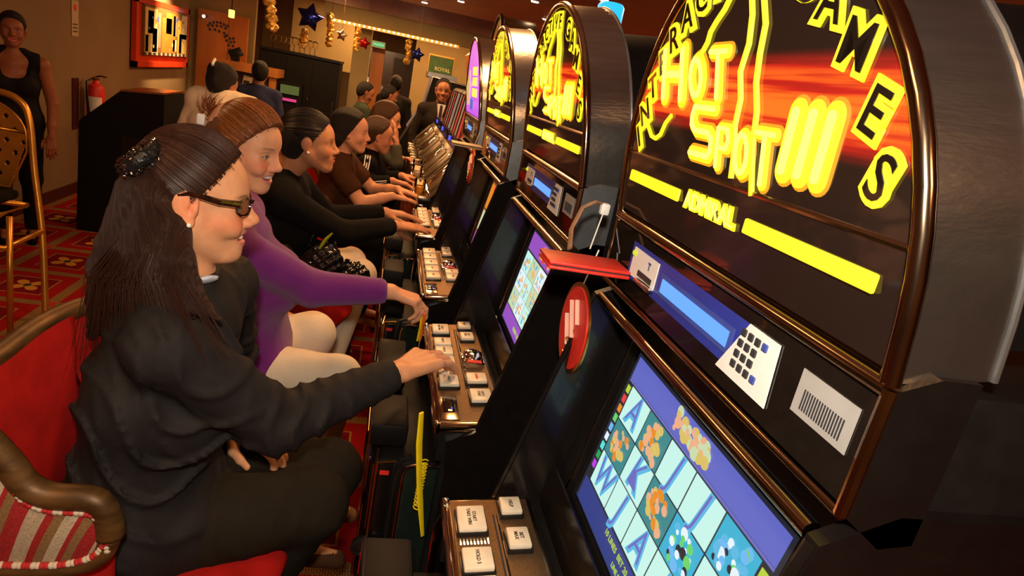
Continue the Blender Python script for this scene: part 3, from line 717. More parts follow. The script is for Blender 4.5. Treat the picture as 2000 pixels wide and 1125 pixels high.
# ------------------------------------------------------------------ plainer machines further down the row
redlit = glow('lit_red_strip', (.75, .05, .03), .6); whitelit = glow('lit_white_strip', (.60, .42, .32), .4)
M['taupe'] = mat('taupe_metal', (.20, .155, .09), .30, .6, noise=.25, nscale=9)
for j, lab in enumerate(('fifth slot machine, chrome console with red lit strips just past the purple marquee', 'sixth slot machine, low console between the fifth and the seventh, small violet display',
                         'seventh slot machine, low console with the farthest red lit strips', 'eighth and last slot machine of the row, low console without upright panel')):
    y0 = MY[4 + j]
    t = thing('slot_machine', lab, 'slot machine', (.4, y0, 0))
    P = lambda mb, n, m, sm=False: mb.build(n, m, t, sm, OFF)
    P(MB().prism([(.21, 0), (.21, .98), (.43, 1.24), (.46, 1.26), (.70, 1.26), (.70, 0)], -.395, .395), 'cabinet', M['gloss'])
    P(MB().rbox((.235, 0, 1.0), (.10, .70, .035), .012), 'button_deck', M['chrome'], True)
    for q in range(6): P(MB().rbox((.222, .26 - q * .10, 1.02), (.05, .07, .018), .005), 'button', M['button'] if q % 2 else M['chrome'], True)
    Rs = Matrix.Rotation(-math.atan2(.24, .20), 3, 'Y')
    P(MB().rbox((.335, 0, 1.145), (.29, .77, .012), .004, Rs), 'sloping_panel', M['taupe'], True)
    for q in (-.26, 0, .26):
        P(MB().rbox((.330, q, 1.155), (.20, .10, .02), .008, Rs), 'recessed_tray', M['taupe'] if q else M['chrome'], True)
        P(MB().tube([(.255, q + .06, 1.065), (.40, q + .06, 1.24)], .006, 6), 'rib', M['chrome'], True)
    P(MB().tube([(.26, -.36, 1.06), (.26, .36, 1.06)], .012, 8), 'cross_bar', M['chrome'], True)
    P(MB().tube([(.43, -.38, 1.252), (.43, .38, 1.252)], .01, 8), 'top_bar', M['chrome'], True)
    P(MB().b2(.44, .50, -.36, .36, 1.255, 1.325), 'reader_box', M['gloss'])
    P(MB().b2(.434, .441, .10, .17, 1.275, 1.305), 'display', M['blue_led'])
    if j < 3:
        P(MB().prism([(.455, 1.32), (.497, 1.62), (.52, 1.64), (.70, 1.64), (.70, 1.2), (.455, 1.2)], -.38, .38), 'upright', M['darkwood'])
        for q in range(4):
            yy = -.34 + q * .18
            P(MB().prism([(.450, 1.335), (.454, 1.335), (.495, 1.61), (.491, 1.61)], yy, yy + .10), 'lit_strip', redlit if (q + j) % 2 else whitelit)
            P(MB().tube([(.449, yy + .14, 1.33), (.491, yy + .14, 1.615)], .006, 6), 'strip_divider', M['bronze_chrome'], True)
        if j == 0:
            P(MB().prism([(.46, 1.62), (.40, 1.86), (.44, 1.90), (.60, 1.90), (.62, 1.62)], -.1, .36), 'top_sign', M['wood'])

# stools rest pieces: red bases below the seats come with the chairs
# domed machine in the row behind, seen above the marquees
t = thing('slot_machine', 'tan domed top of a machine in the row behind, standing above the third marquee', 'slot machine', (.95, 6.0, 0))
MB().b2(-.14, .25, -.3, .3, 0, 1.98).build('cabinet', M['gloss'], t)
pf = [(-.32 * math.cos(PI * k / 18), 1.98 + .33 * math.sin(PI * k / 18)) for k in range(19)]
MB().prism(pf, -.14, .16, 'x').build('dome', mat('tan_dome', (.34, .21, .07), .35, .5, noise=.3, nscale=6), t, True)
MB().tube([(-.145, p[0], p[1]) for p in pf], .018, 8).build('dome_rim', M['darkwood'], t, 'all')

# candle lamps on top of the machines
for (lx, ly, lz, lab) in ((.56, MY[2] + .1, 1.90, 'blue topped call lamp on the machine between the two nearest steel drums'), (.50, MY[1] + .22, 1.95, 'bright cyan call lamp above the second steel drum')):
    t = thing('call_lamp', lab, 'lamp', (lx, ly, lz - .13))
    MB().lathe([(.02, -.10), (.02, .02)]).build('stem', M['black'], t, True)
    MB().lathe([(.032, .0), (.034, .05)], n=16).build('lower_lens', glow('white_lens_%d' % (lz * 100), (.55, .40, .36), .5), t, True)
    MB().lathe([(.034, .055), (.034, .13), (.028, .138)], n=16).build('upper_lens', glow('blue_lens_%d' % (lz * 100), (.01, .12, .25) if lz < 1.93 else (.02, .55, .95), 1.), t, True)
    MB().lathe([(.037, .048), (.037, .056)], n=16).build('ring', M['chrome'], t, True)

# red player-card folder held in the nearest reader, its strap, and the round tags
def folder(lab, x0, x1, ya, yb, z, m, th=.014, dz=0.):
    t = thing('card_folder', lab, 'card folder', ((x0 + x1) / 2, (ya + yb) / 2, z))
    R = Matrix.Rotation(dz, 3, 'Y')
    MB().rbox((0, 0, .0035), (x1 - x0, yb - ya, .005), .002, R).build('cover', m, t, True)
    MB().rbox((0, 0, -.0035), (x1 - x0, yb - ya, .005), .002, R).build('cover', m, t, True)
    MB().rbox((0.002, 0, 0), (x1 - x0 - .006, yb - ya - .006, .003), .001, R).build('pages', M['ink'], t)
    return t
RED = mat('red_leatherette', (.72, .035, .02), .4, noise=.15, nscale=25, bump=.2, bscale=500)
folder('red folder held out from the card reader of the nearest machine', .240, .362, .835, .905, 1.484, RED)
folder('cream folder held out from the card reader of the third machine', .235, .352, 2.46, 2.54, 1.475, mat('cream_board', (.55, .38, .20), .5, noise=.2))
t = thing('strap', 'tan looped strap hanging from the corner of the nearest reader box above the red folder', 'strap', (.33, .95, 1.5))
MB().tube([(.03, .055, .055), (.012, .05, .058), (-.01, .045, .045), (-.025, .03, .01), (-.03, .0, -.015)], .005, 8, flat=.5).build('loop', mat('tan_strap', (.35, .18, .10), .5, noise=.3), t, True)
MB().rbox((.03, .052, .048), (.016, .014, .02), .004).build('buckle', M['white'], t, True)
MB().tube([(.028, .045, .05), (.01, .02, -.015)], .0012, 5).build('thread', M['white'], t, True)
M['pale'] = mat('pale_print', (.75, .45, .35), .5, noise=.1)
def tagdisc(lab, x, y, z, r, sc=1.):
    t = thing('round_tag', lab, 'sign', (x, y, z))
    R = Matrix.Rotation(-PI / 2, 3, 'Y') 
    MB().lathe([(r, -.003), (r, .0)], (0, 0, 0), 36, R).build('rim', M['brass'], t, True)
    MB().lathe([(r * .90, -.001), (r * .90, .0015)], (0, 0, 0), 36, R).build('face', M['redprint'], t, True)
    o = Vector((0, 0, 0))
    for (za, ya, ln) in ((.42, -.20, .62), (.18, .05, .95), (-.12, .22, .8)):
        d_ = Vector((0, -.62, -.78)); c_ = Vector((-.004, ya * r, za * r)); MB().tube([c_ - d_ * ln * r * .45, c_ + d_ * ln * r * .45], r * .055, 6, flat=.4).build('pale_stroke', M['pale'], t, True)
    MB().tube([Vector((-.004, a_ * r, b_ * r)) for a_, b_ in ((-.12, -.30), (.05, -.26), (.08, -.40), (-.10, -.46), (-.05, -.62), (.12, -.60))], r * .05, 6, flat=.5).build('gold_mark', M['brass'], t, True)
    MB().tube([(0, 0, r), (.012, 0, r + .06)], .0012, 5).build('thread', M['white'], t, True)
tagdisc('large red round tag with gold rim hanging below the red folder', .338, .955, 1.352, .077)
tagdisc('small red round tag with gold rim hanging below the cream folder', .335, 2.60, 1.385, .078)

# yellow coiled lanyard at the near edge of the second deck
t = thing('coiled_lanyard', 'bright yellow coiled lanyard hanging beside the deck of the second machine', 'lanyard', (.152, 1.168, .9))
YP = mat('yellow_plastic', (.95, .72, .01), .35, noise=.1, emit=None)
MB().tube([(-.014, .0, .15), (-.008, 0, .08), (.004, 0, .0), (.015, .002, -.06), (.034, .0, -.15)], [.007, .009, .008, .009, .005], 8, flat=.5).build('strap', YP, t, True)
pts = [(.012 + .007 * math.cos(k * .8), .014 + .007 * math.sin(k * .8), .03 - k * .0011) for k in range(110)]
MB().tube(pts, .0016, 5).build('coil', YP, t, True)
t = thing('coiled_lanyard', 'short orange and yellow tag hanging at the far edge of the second deck', 'lanyard', (.165, 1.80, .99))
MB().tube([(.0, 0, .05), (.004, 0, .0), (.0, 0, -.05)], [.006, .009, .006], 8, flat=.5).build('strap', YP, t, True)
MB().tube([(.006, -.012, .045), (.008, -.012, -.04)], .004, 8).build('cord', mat('orange_cord', (.9, .16, .01), .4, noise=.1), t, True)
# ------------------------------------------------------------------ people
def n3(v): v = np.array(v, float); return v / (np.linalg.norm(v) + 1e-9)
def rotm(yaw, pitch, roll=0):      # columns: face direction, left, up; yaw 0 faces +X, positive pitch looks down
    y, p, r = math.radians(yaw), math.radians(pitch), math.radians(roll)
    Rz = np.array([[math.cos(y), -math.sin(y), 0], [math.sin(y), math.cos(y), 0], [0, 0, 1]])
    Ry = np.array([[math.cos(p), 0, math.sin(p)], [0, 1, 0], [-math.sin(p), 0, math.cos(p)]])
    Rx = np.array([[1, 0, 0], [0, math.cos(r), -math.sin(r)], [0, math.sin(r), math.cos(r)]])
    return Rz @ Ry @ Rx
class Head:
    def __init__(s, pos, yaw=0, pitch=0, roll=0, sc=1., smile=0.): s.o = np.array(pos, float); s.R = rotm(yaw, pitch, roll); s.s = sc; s.smile = smile
    def w(s, p): return s.o + s.R @ (np.array(p, float) * s.s)
    def loc(s, P): return (P - s.o) @ s.R / s.s
    def add(s, S, simple=False):
        k = s.s
        def E(c, r, kk=.02): S.ell(s.w(c), np.array(r) * k, s.R, kk * k)
        def Cc(a, b, ra, rb, kk=.012): S.cap(s.w(a), s.w(b), ra * k, rb * k, kk * k)
        def U(c, r, kk=.008): S.sub(s.w(c), np.array(r) * k, s.R, kk * k)
        E((-.014, 0, .032), (.093, .073, .082))
        E((.030, 0, -.018), (.058, .057, .080), .03)
        E((.046, 0, .030), (.044, .052, .048), .025)              # forehead
        for q in (-1, 1):
            Cc((.0, q * .052, -.045), (.055, q * .018, -.096), .017, .015, .03)   # jaw
            E((.054, q * .036, -.030 + .004 * s.smile), (.028, .024, .026), .02)  # cheek
            Cc((.076, q * .014, .018), (.066, q * .044, .014), .010, .008, .012)  # brow
        E((.070, 0, -.098), (.020, .022, .018), .02)              # chin
        E((.074, 0, -.062), (.020, .026, .026), .02)              # muzzle
        for q in (-1, 1):
            U((.090, q * .032, -.004), (.016, .017, .012), .014)
            E((.0695, q * .031, -.004), (.0135, .0150, .0118), .003)   # lid and eye
        Cc((.083, 0, .008), (.1035, 0, -.028), .0078, .0100, .012)  # nose
        E((.1045, 0, -.031), (.0115, .0115, .0095), .008)
        for q in (-1, 1):
            E((.095, q * .0125, -.036), (.0105, .0078, .0078), .007)
            if not simple: U((.100, q * .0055, -.0455), (.005, .0030, .003), .003)
        sm = s.smile; w_ = .022 + .013 * sm; up = .009 * sm; lx = .0945 - .004 * sm; cx = .081 - .006 * sm
        # lips, corners drawn back and up when smiling
        lr = .0058 - .0014 * sm
        Cc((lx, 0, -.0575 + .001 * sm), (cx, -w_, -.061 + up), lr, .0032, .006); Cc((lx, 0, -.0575 + .001 * sm), (cx, w_, -.061 + up), lr, .0032, .006)
        lo_ = -.069 - .007 * sm
        Cc((lx - .003, 0, lo_), (cx, -w_, -.062 + up), lr + .0006, .0032, .006); Cc((lx - .003, 0, lo_), (cx, w_, -.062 + up), lr + .0006, .0032, .006)
        U((lx + .002, 0, (lo_ - .056) / 2 + .002 * sm), (.018, .015 + .017 * sm, .0010 + .0062 * sm), .003)
        if sm > .5:
            for q in (-1, 1): E((.070, q * .040, -.040), (.016, .013, .016), .012)
        for q in (-1, 1):                                        # ears
            E((-.006, q * .076, .003), (.0215, .009, .034), .004); E((-.001, q * .077, -.028), (.012, .006, .012), .006)
            if not simple:
                U((.003, q * .0865, .004), (.012, .0085, .020), .003); E((.009, q * .078, -.006), (.005, .005, .009), .003)
                E((-.003, q * .0795, .008), (.004, .005, .012), .004)
    def colors(s, P, skin, lips=(.55, .14, .10), brow=(.05, .025, .015), blush=.25, eyes=True):
        L = s.loc(P); x, y, z = L[:, 0], L[:, 1], L[:, 2]; c = np.tile(np.array(skin, float), (len(P), 1)); ay = np.abs(y)
        face = (x > .035) & (ay < .075) & (z > -.13) & (z < .1)
        def bl(m, col): m = (np.clip(m, 0, 1) * 1.0)[:, None]; nonlocal c; c = c * (1 - m) + np.array(col) * m
        red = np.array(skin) * np.array([1.08, .62, .58])
        bl(np.exp(-((ay - .042) / .020) ** 2 - ((z + .028) / .018) ** 2) * blush * 2 * (x > .02), red)
        bl(np.exp(-((ay - .077) / .012) ** 2 - ((z) / .03) ** 2 - (x / .02) ** 2) * blush * 1.6, red)
        bl(np.exp(-((z + .038) / .012) ** 2 - (y / .014) ** 2) * blush * (x > .09), red)
        w_ = .024 + .008 * s.smile; h_ = .0125 + .004 * s.smile; zc = -.0645 - .002 * s.smile + (ay / .03) ** 2 * .004 * s.smile
        bl(np.where(face & (x > .075), 1.6 - 1.6 * ((y / w_) ** 2 + ((z - zc) / h_) ** 2), 0), lips)
        zb = .0205 - ((ay - .036) / .03) ** 2 * .006
        bl(np.where(face & (ay > .012) & (ay < .055), 1.25 - np.abs(z - zb) / .0030, 0) * .75 * np.clip(1.6 - np.abs(ay - .034) / .014, 0, 1), brow)
        if eyes:
            dy = ay - .031; dz = z + .0045
            al = 1 - (dy / .0140) ** 2 - (dz / .0036) ** 2
            bl(np.where(face & (x > .068), al * 5, 0), (.55, .50, .46)); bl(np.where(face & (x > .068) & (al > 0), (1 - (dy ** 2 + dz ** 2) / .0050 ** 2) * 4, 0), (.03, .015, .01))
            bl(np.where(face & (x > .06), 1.5 - np.abs(dz - .0042 + (dy / .0145) ** 2 * .004) / .0015, 0) * (np.abs(dy) < .015), (.03, .015, .012))
        return c

SKM = {}
def skin_mat():
    if 's' not in SKM:
        m = mat('skin', (.5, .3, .2), .48, spec=.35, vcol=True, noise=.10, nscale=60, bump=.06, bscale=700)
        b = m.node_tree.nodes['Principled BSDF']; b.inputs['Subsurface Weight'].default_value = .12; b.inputs['Subsurface Radius'].default_value = (.012, .004, .002); b.inputs['Subsurface Scale'].default_value = .5
        SKM['s'] = m
    return SKM['s']
def hair_mat(name, c1, c2, rough=.42, freq=1.):
    m = bpy.data.materials.new(name); m.use_nodes = True; nt = m.node_tree; L = nt.links; b = nt.nodes['Principled BSDF']
    a = nt.nodes.new('ShaderNodeAttribute'); a.attribute_name = 'su'
    mp = nt.nodes.new('ShaderNodeMath'); mp.operation = 'MULTIPLY'; mp.inputs[1].default_value = freq; L.new(a.outputs['Fac'], mp.inputs[0])
    n = nt.nodes.new('ShaderNodeTexNoise'); n.noise_dimensions = '1D'; n.inputs['Scale'].default_value = 34; n.inputs['Detail'].default_value = 6; n.inputs['Roughness'].default_value = .75
    L.new(mp.outputs[0], n.inputs['W'])
    r = nt.nodes.new('ShaderNodeMapRange'); r.inputs[1].default_value = .38; r.inputs[2].default_value = .72; L.new(n.outputs[0], r.inputs[0])
    mx = nt.nodes.new('ShaderNodeMix'); mx.data_type = 'RGBA'; mx.inputs[6].default_value = (*c1, 1); mx.inputs[7].default_value = (*c2, 1); L.new(r.outputs[0], mx.inputs[0]); L.new(mx.outputs[2], b.inputs['Base Color'])
    bp = nt.nodes.new('ShaderNodeBump'); bp.inputs['Strength'].default_value = .9; bp.inputs['Distance'].default_value = .0035; L.new(n.outputs[0], bp.inputs['Height']); L.new(bp.outputs[0], b.inputs['Normal'])
    b.inputs['Roughness'].default_value = rough; b.inputs['Specular IOR Level'].default_value = .4; b.inputs['Anisotropic'].default_value = .3
    return m
def cloth(name, c, rough=.85, bump=.35, bscale=350., noise=.15, sheen=.0, spec=.18):
    return mat(name, c, rough, noise=noise, nscale=18, bump=bump, bscale=bscale, sheen=sheen, spec=spec)

def add_hand(S, wr, d, n, side, curls=(18, 22, 14), sc=1., spread=1., thumb=(.62, .70, -.25), per=None):
    wr = np.array(wr, float); d = n3(d); n = np.array(n, float); n = n3(n - d * (n @ d)); t = np.cross(n, d) * side
    tips = []
    ks = [(.026, .084), (.0085, .088), (-.0095, .084), (-.027, .075)]
    ph = [(.040, .024, .019), (.044, .028, .020), (.041, .026, .019), (.032, .019, .017)]
    for q in range(4):
        lat, ln = ks[q]; K = wr + (d * ln + t * lat * spread) * sc
        S.cap(wr + (t * lat * .45 + d * .006) * sc, K, .0135 * sc, .0110 * sc, .010)
        ang = 0; cur = per[q] if per else curls; a = K; dd = n3(d + t * lat * 2.2 * (spread - .6)); rr = [.0090, .0082, .0076, .0066]
        for j in range(3):
            ang += math.radians(cur[j]); v = dd * math.cos(ang) - n * math.sin(ang); b = a + v * ph[q][j] * sc
            f = .88 if q == 3 else 1.
            S.cap(a, b, rr[j] * sc * f, rr[j + 1] * sc * f, .0035); a = b
        tips.append((a, v))
    a = wr + (d * .012 + t * .016 - n * .004) * sc; v = n3(d * thumb[0] + t * thumb[1] + n * thumb[2]); b = a + v * .045 * sc
    S.cap(a, b, .0145 * sc, .0115 * sc, .012); v = n3(v * .6 + d * .5); c = b + v * .031 * sc; S.cap(b, c, .0105 * sc, .0092 * sc, .004)
    v = n3(v * .8 + d * .3); e = c + v * .024 * sc; S.cap(c, e, .0092 * sc, .0072 * sc, .004); tips.append((e, v))
    return tips

def folds1(amp):
    EL = np.array([-.13, 1.08, 1.03]); WA = np.array([-.30, 1.05, .95])
    def f(x, y, z):
        w1 = 4 * np.sin(7 * x + 9 * y) + 2.2 * np.sin(19 * x - 11 * z) + 1.2 * np.sin(31 * y + 17 * x)
        a = np.sin(62 * (z + .42 * x) + w1); b = np.sin(95 * (x + .35 * z) + 1.4 * w1)
        dE = np.sqrt((x + .10) ** 2 + (y - 1.12) ** 2 + (z - 1.04) ** 2); e = np.exp(-(dE / .09) ** 2)
        arm = 1 / (1 + np.exp(-(x + .17) / .02)); c = np.sin(150 * (x + .25 * z + .12 * y) + 2.5 * np.sin(30 * z + 20 * y))
        low = np.exp(-((z - .97) / .14) ** 2) * (1 - arm)
        return -amp * ((.35 + .9 * low) * (1 - .6 * arm) * np.maximum(a, 0) ** 4 + .35 * (1 - arm) * np.maximum(b, 0) ** 4 + (.25 * arm + .8 * e) * np.maximum(c, 0) ** 2)
    return f
class Flat: pass
def flatcap(S, a, b, ra, rb, k=.02): S.p.append(('c', np.array(a, float), np.array(b, float), ra, rb, k)); return S

def person(label, cat, J, head, group=None, skin=(.50, .27, .16), top=None, bottom=None, hair=None, vox=.011, hfine=.0035, sleeves='long', hands=None, fem=True,
           width=1., top_fold=.003, top_grow=1., lips=(.55, .14, .10), shoes=None, brow=(.05, .025, .015), blush=.25, blue=None, legs=True, handfine=.005, neckline=None, topname='jacket', botname='trousers', arm_r=1., eyes=True, nomin=False):
    base = np.array([J['pelvis'][0], J['pelvis'][1], 0.]); t = thing('person', label, cat, tuple(base), group); off = base
    A = {k: np.array(v, float) for k, v in J.items()}
    pel, nk = A['pelvis'], A['neck']; up = n3(nk - pel); lat = n3(A['shL'] - A['shR']); fw = n3(np.cross(lat, up)); lat = np.cross(up, fw)
    R = np.stack([fw, lat, up], 1); Lt = np.linalg.norm(nk - pel); bend = A.get('chest', pel + (nk - pel) * .66 + fw * .0)
    w = width
    def torso(S, g, hem=True):
        S.ell(pel + up * .02, (.115 * w + g, .165 * w + g, .11 + g), R, .05)
        S.ell(pel + (bend - pel) * .5, (.092 * w + g, .128 * w + g, .13 + g), R, .06)
        S.ell(bend, (.098 * w + g, .150 * w + g, .125 + g), R, .06)
        if fem:
            for q in (-1, 1): S.ell(bend + fw * .075 * w + lat * q * .068 - up * .02, (.055 + g, .062 + g, .060 + g), R, .035)
        else: S.ell(bend + up * .06, (.10 + g, .165 + g, .09 + g), R, .05)
        S.cap(A['shR'], A['shL'], .052 * w + g, .052 * w + g, .04)
        S.cap(nk + up * .02, nk - up * .07, .048 + g * .6, .09 * w + g, .04)
        for q in ('shR', 'shL'): S.cap(nk + up * .005, A[q], .035 + g * .8, .045 * w + g * .8, .03)
    B = Shape(); torso(B, -.014)
    hw = head.w((-.022, 0, -.055))
    B.cap(hw, nk, .050 * head.s, .054 * head.s, .02)
    head.add(B, simple=hfine > .004)
    for s in 'RL':
        B.cap(A['sh' + s], A['el' + s], .043 * arm_r, .036 * arm_r, .02); B.cap(A['el' + s], A['wr' + s], .036 * arm_r, .0235, .012)
        B.ell((A['el' + s] * .35 + A['wr' + s] * .65 * 1.0), (.028, .028, .028), None, .02)
    fine = [(head.w((.01, 0, -.01)), .135 * head.s, hfine)]
    tips = {}
    for s in 'RL':
        h = (hands or {}).get(s, {}); d = h.get('d', A['wr' + s] - A['el' + s]); n = h.get('n', (0, 0, 1))
        tips[s] = add_hand(B, A['wr' + s], d, n, 1 if s == 'R' else -1, h.get('curl', (18, 22, 14)), h.get('sc', .95 if fem else 1.05), h.get('spread', 1.), h.get('thumb', (.62, .70, -.25)), h.get('per'))
        fine.append((A['wr' + s] + n3(d) * .08, .115, handfine))
    if legs:
        for s in 'RL':
            hp = A['hip' + s]; B.cap(hp, A['kn' + s], .070 * w, .050 * w, .04); B.cap(A['kn' + s], A['an' + s], .048 * w, .032, .02)
            fd = n3(A.get('foot' + s, fw)); B.cap(A['an' + s] - fd * .02 + np.array([0, 0, -.04]), A['an' + s] + fd * .13 + np.array([0, 0, -.062]), .026, .020, .02)
    pos, F = B.mesh(vox, fine)
    col = head.colors(pos, skin, lips, brow, blush, eyes)
    for s, tl in tips.items():                       # nails
        for (p, v) in tl:
            m = np.linalg.norm(pos - (p + v * .004), axis=1) < .006; col[m] = np.array(J['nail']) if 'nail' in J else np.array(skin) * np.array([1.1, .9, .9])
    np_obj('body', pos, F, skin_mat(), t, off, {'Col': ('FLOAT_COLOR', col)})
    def folds(amp, sc=1.):
        if amp <= 0: return None
        if amp > .006: return folds1(amp)
        def f(x, y, z):
            a = np.sin(38 * sc * (z + .35 * x) + 5 * np.sin(9 * x + 7 * y) + 3 * np.sin(23 * y)); b = np.sin(61 * sc * (.6 * z - .8 * x) + 4 * np.sin(13 * z + 11 * y))
            return -amp * (np.maximum(a, 0) ** 3 + .6 * np.maximum(b, 0) ** 3)
        return f
    if top is not None:
        S = Shape(); g = .006 * top_grow; torso(S, g)
        for s in 'RL':
            el, wr, sh = A['el' + s], A['wr' + s], A['sh' + s]
            if sleeves == 'long':
                S.cap(sh, el, .058 * arm_r * top_grow, .052 * arm_r * top_grow, .02); dv = n3(wr - el); e = wr - dv * .035
                S.cap(el, e, .052 * arm_r * top_grow, .038 * top_grow, .015); S.p.append(('k', e + dv * .022, dv, .07))
            elif sleeves == 'short':
                m = sh + (el - sh) * .55; dv = n3(el - sh); S.cap(sh, m, .058 * arm_r, .056 * arm_r, .02); S.p.append(('k', m + dv * .03, dv, .085))
            if legs and not J.get('stand'): S.cap(A['hip' + s], A['hip' + s] + (A['kn' + s] - A['hip' + s]) * .22, .092 * w, .086 * w, .04)
        if sleeves == 'none':
            for q, sg in (('shR', -1), ('shL', 1)): S.sub(A[q] + lat * sg * .035 + up * .0, (.085, .058, .10), R, .008)
        # neck opening
        S.p.append(('k', nk + up * .035 + fw * .0, n3(up * 1. - fw * .0), .085))
        if neckline:
            S.sub(nk + fw * neckline[0] + up * neckline[1], neckline[2], R, .01)
        pos, F = S.mesh(vox * .8 if vox > .009 else vox, [], folds(top_fold))
        np_obj(topname, pos, F, top, t, off)
    if bottom is not None:
        S = Shape()
        S.ell(pel, (.122 * w, .172 * w, .115), R, .04)
        for s in 'RL':
            S.cap(A['hip' + s], A['kn' + s], .090 * w, .067 * w, .03); S.ell(A['kn' + s], (.068 * w,) * 3, None, .02)
            dv = n3(A['an' + s] - A['kn' + s]); e = A['an' + s] - dv * .02
            S.cap(A['kn' + s], e, .062 * w, .048, .02); S.p.append(('k', e + dv * .02, dv, .09))
        pos, F = S.mesh(vox, [], folds(top_fold * .8, .7)); np_obj(botname, pos, F, bottom, t, off)
    if shoes is not None and legs:
        for s in 'RL':
            fd = n3(A.get('foot' + s, fw)); a = A['an' + s]; S = Shape()
            S.cap(a - fd * .035 + np.array([0, 0, -.055]), a + fd * .14 + np.array([0, 0, -.070]), .034, .026, .02); S.cap(a - fd * .03 + np.array([0, 0, -.07]), a - fd * .03 + np.array([0, 0, -.04]), .03, .03, .02)
            pos, F = S.mesh(.007); np_obj('shoe', pos, F, shoes, t, off)
    if hair is not None: hair(t, head, off, A)
    t['_'] = 0; del t['_']
    return t, A, head, tips, off

# 'k' primitive: trims everything past a plane but only within a radius of a point (cuffs and neck holes)
_old_mesh = Shape.mesh
def mesh2(self, vox, fine=(), fold=None):
    ks = [q for q in self.p if q[0] == 'k']; self.p = [q for q in self.p if q[0] != 'k']
    def f2(x, y, z): return fold(x, y, z) if fold is not None else 0 * x
    if not ks: return _old_mesh(self, vox, fine, fold)
    global _KS; _KS = ks
    try: return _old_mesh(self, vox, fine, fold)
    finally: _KS = []
_KS = []
Shape.mesh = mesh2
_old_nets = nets
def nets(D, ax):
    for (_, c, n, r) in _KS:
        sl = tuple(slice(max(0, np.searchsorted(ax[d], c[d] - r)), np.searchsorted(ax[d], c[d] + r) + 1) for d in range(3))
        X = ax[0][sl[0]][:, None, None] - c[0]; Y = ax[1][sl[1]][None, :, None] - c[1]; Z = ax[2][sl[2]][None, None, :] - c[2]
        al = X * n[0] + Y * n[1] + Z * n[2]; rad = np.sqrt(np.maximum(0, X * X + Y * Y + Z * Z))
        D[sl] = np.where(rad < r, np.maximum(D[sl], al), D[sl])
    return _old_nets(D, ax)

def cap_hair(t, H, off, m, tie=(-.10, 0, .04), grow=1., plane=(.786, 0, -.62, .0124), extra=(), name='hair', vox=.005, drop=0., sub=(), fold=.0016, plane_k=.010, nstr=0, srad=.0006, bk=1.):
    if vox > .0045: fold = 0
    S = Shape(); k = H.s
    S.ell(H.w((-.016 + .1 * (1 - bk), 0, .036)), np.array((.100 * (bk + 1) / 2, .080, .090)) * grow * k, H.R, .02)
    S.ell(H.w((-.045, 0, -.01)), np.array((.066, .066, .075)) * grow * k, H.R, .03)
    for (c, r, kk) in extra: S.ell(H.w(c), np.array(r) * k, H.R, kk)
    for (c, r) in sub: S.sub(H.w(c), np.array(r) * k, H.R, .008)
    nrm = H.R @ np.array(plane[:3]); S.cut(nrm, H.o + nrm * plane[3] * k, plane_k)
    T = n3(np.array(tie))
    def fo(x, y, z):
        L = H.loc(np.stack([x, y, z], -1)); e1 = np.array([0., 1, 0]); e2 = np.cross(T, e1)
        az = np.arctan2(L @ e1, L @ e2); return -fold * (np.sin(az * 55 + 3 * np.sin(az * 17)) + .6 * np.sin(az * 97))
    pos, F = S.mesh(vox, [], fo)
    L = H.loc(pos) - np.array([-.01, 0, .03]) ; e1 = np.array([0., 1, 0]); e2 = np.cross(T, e1); az = np.arctan2(L @ e1, L @ e2)
    ho = np_obj(name, pos, F, m, t, off, {'su': ('FLOAT', az * 3.)})
    if nstr:
        rn = random.Random(11); mb = MB(); c0 = np.array((-.016 + .1 * (1 - bk), 0, .036)); rr = np.array((.100 * (bk + 1) / 2, .080, .090)) * grow; e1 = np.array([0., 1, 0]); e2 = np.cross(T, e1); sv = []
        for q in range(nstr):
            a = rn.uniform(-PI, PI); dr = e1 * math.sin(a) + e2 * math.cos(a); lim = plane[3] + (rn.uniform(-.004, .006) if rn.random() < .93 else rn.uniform(.0, .010)); pts = []
            for st_ in range(34):
                ph = math.radians(12 + st_ * 4.5); d = T * math.cos(ph) + dr * math.sin(ph); d = d / np.linalg.norm(d / rr)
                p = c0 + d * 1.006 + dr * .0008
                if np.dot(np.array(plane[:3]), p) > lim: break
                pts.append(tuple(H.w(p) - off))
            if len(pts) > 4: mb.tube(pts[::2] + [pts[-1]], srad, 3, cap=False)
        o = mb.build('hair_strands', HSM.setdefault(m.name, mat('strand_' + m.name, tuple(np.array(STC.get(m.name, (.03, .012, .007)))), .38, noise=.5, nscale=200)), t, 'all'); o['kind'] = 'stuff'
    return ho
HSM = {}; STC = {'dark_brown_hair': (.055, .020, .012), 'auburn_hair': (.38, .12, .03), 'black_hair': (.012, .006, .004)}
def locks(t, off, m, paths, name='hair_length', vox=.006, latdir=(0, 1, 0), k=.012, flat=None):
    S = Shape()
    for (pts, r0, r1) in paths:
        n = len(pts) - 1
        for i in range(n): S.cap(pts[i], pts[i + 1], r0 + (r1 - r0) * i / n, r0 + (r1 - r0) * (i + 1) / n, k)
    ld = n3(latdir)
    pos, F = S.mesh(vox, [], lambda x, y, z: -.0012 * np.sin((x * ld[0] + y * ld[1] + z * ld[2]) * 420))
    return np_obj(name, pos, F, m, t, off, {'su': ('FLOAT', (pos @ ld) * 30.)})
def strands(t, off, m, roots, name='loose_strands', r=.0006):
    mb = MB()
    for pts in roots: mb.tube([tuple(np.array(p) - off) for p in pts], [r] * (len(pts) - 1) + [r * .3], 4)
    o = mb.build(name, m, t, True); o['kind'] = 'stuff'; return o

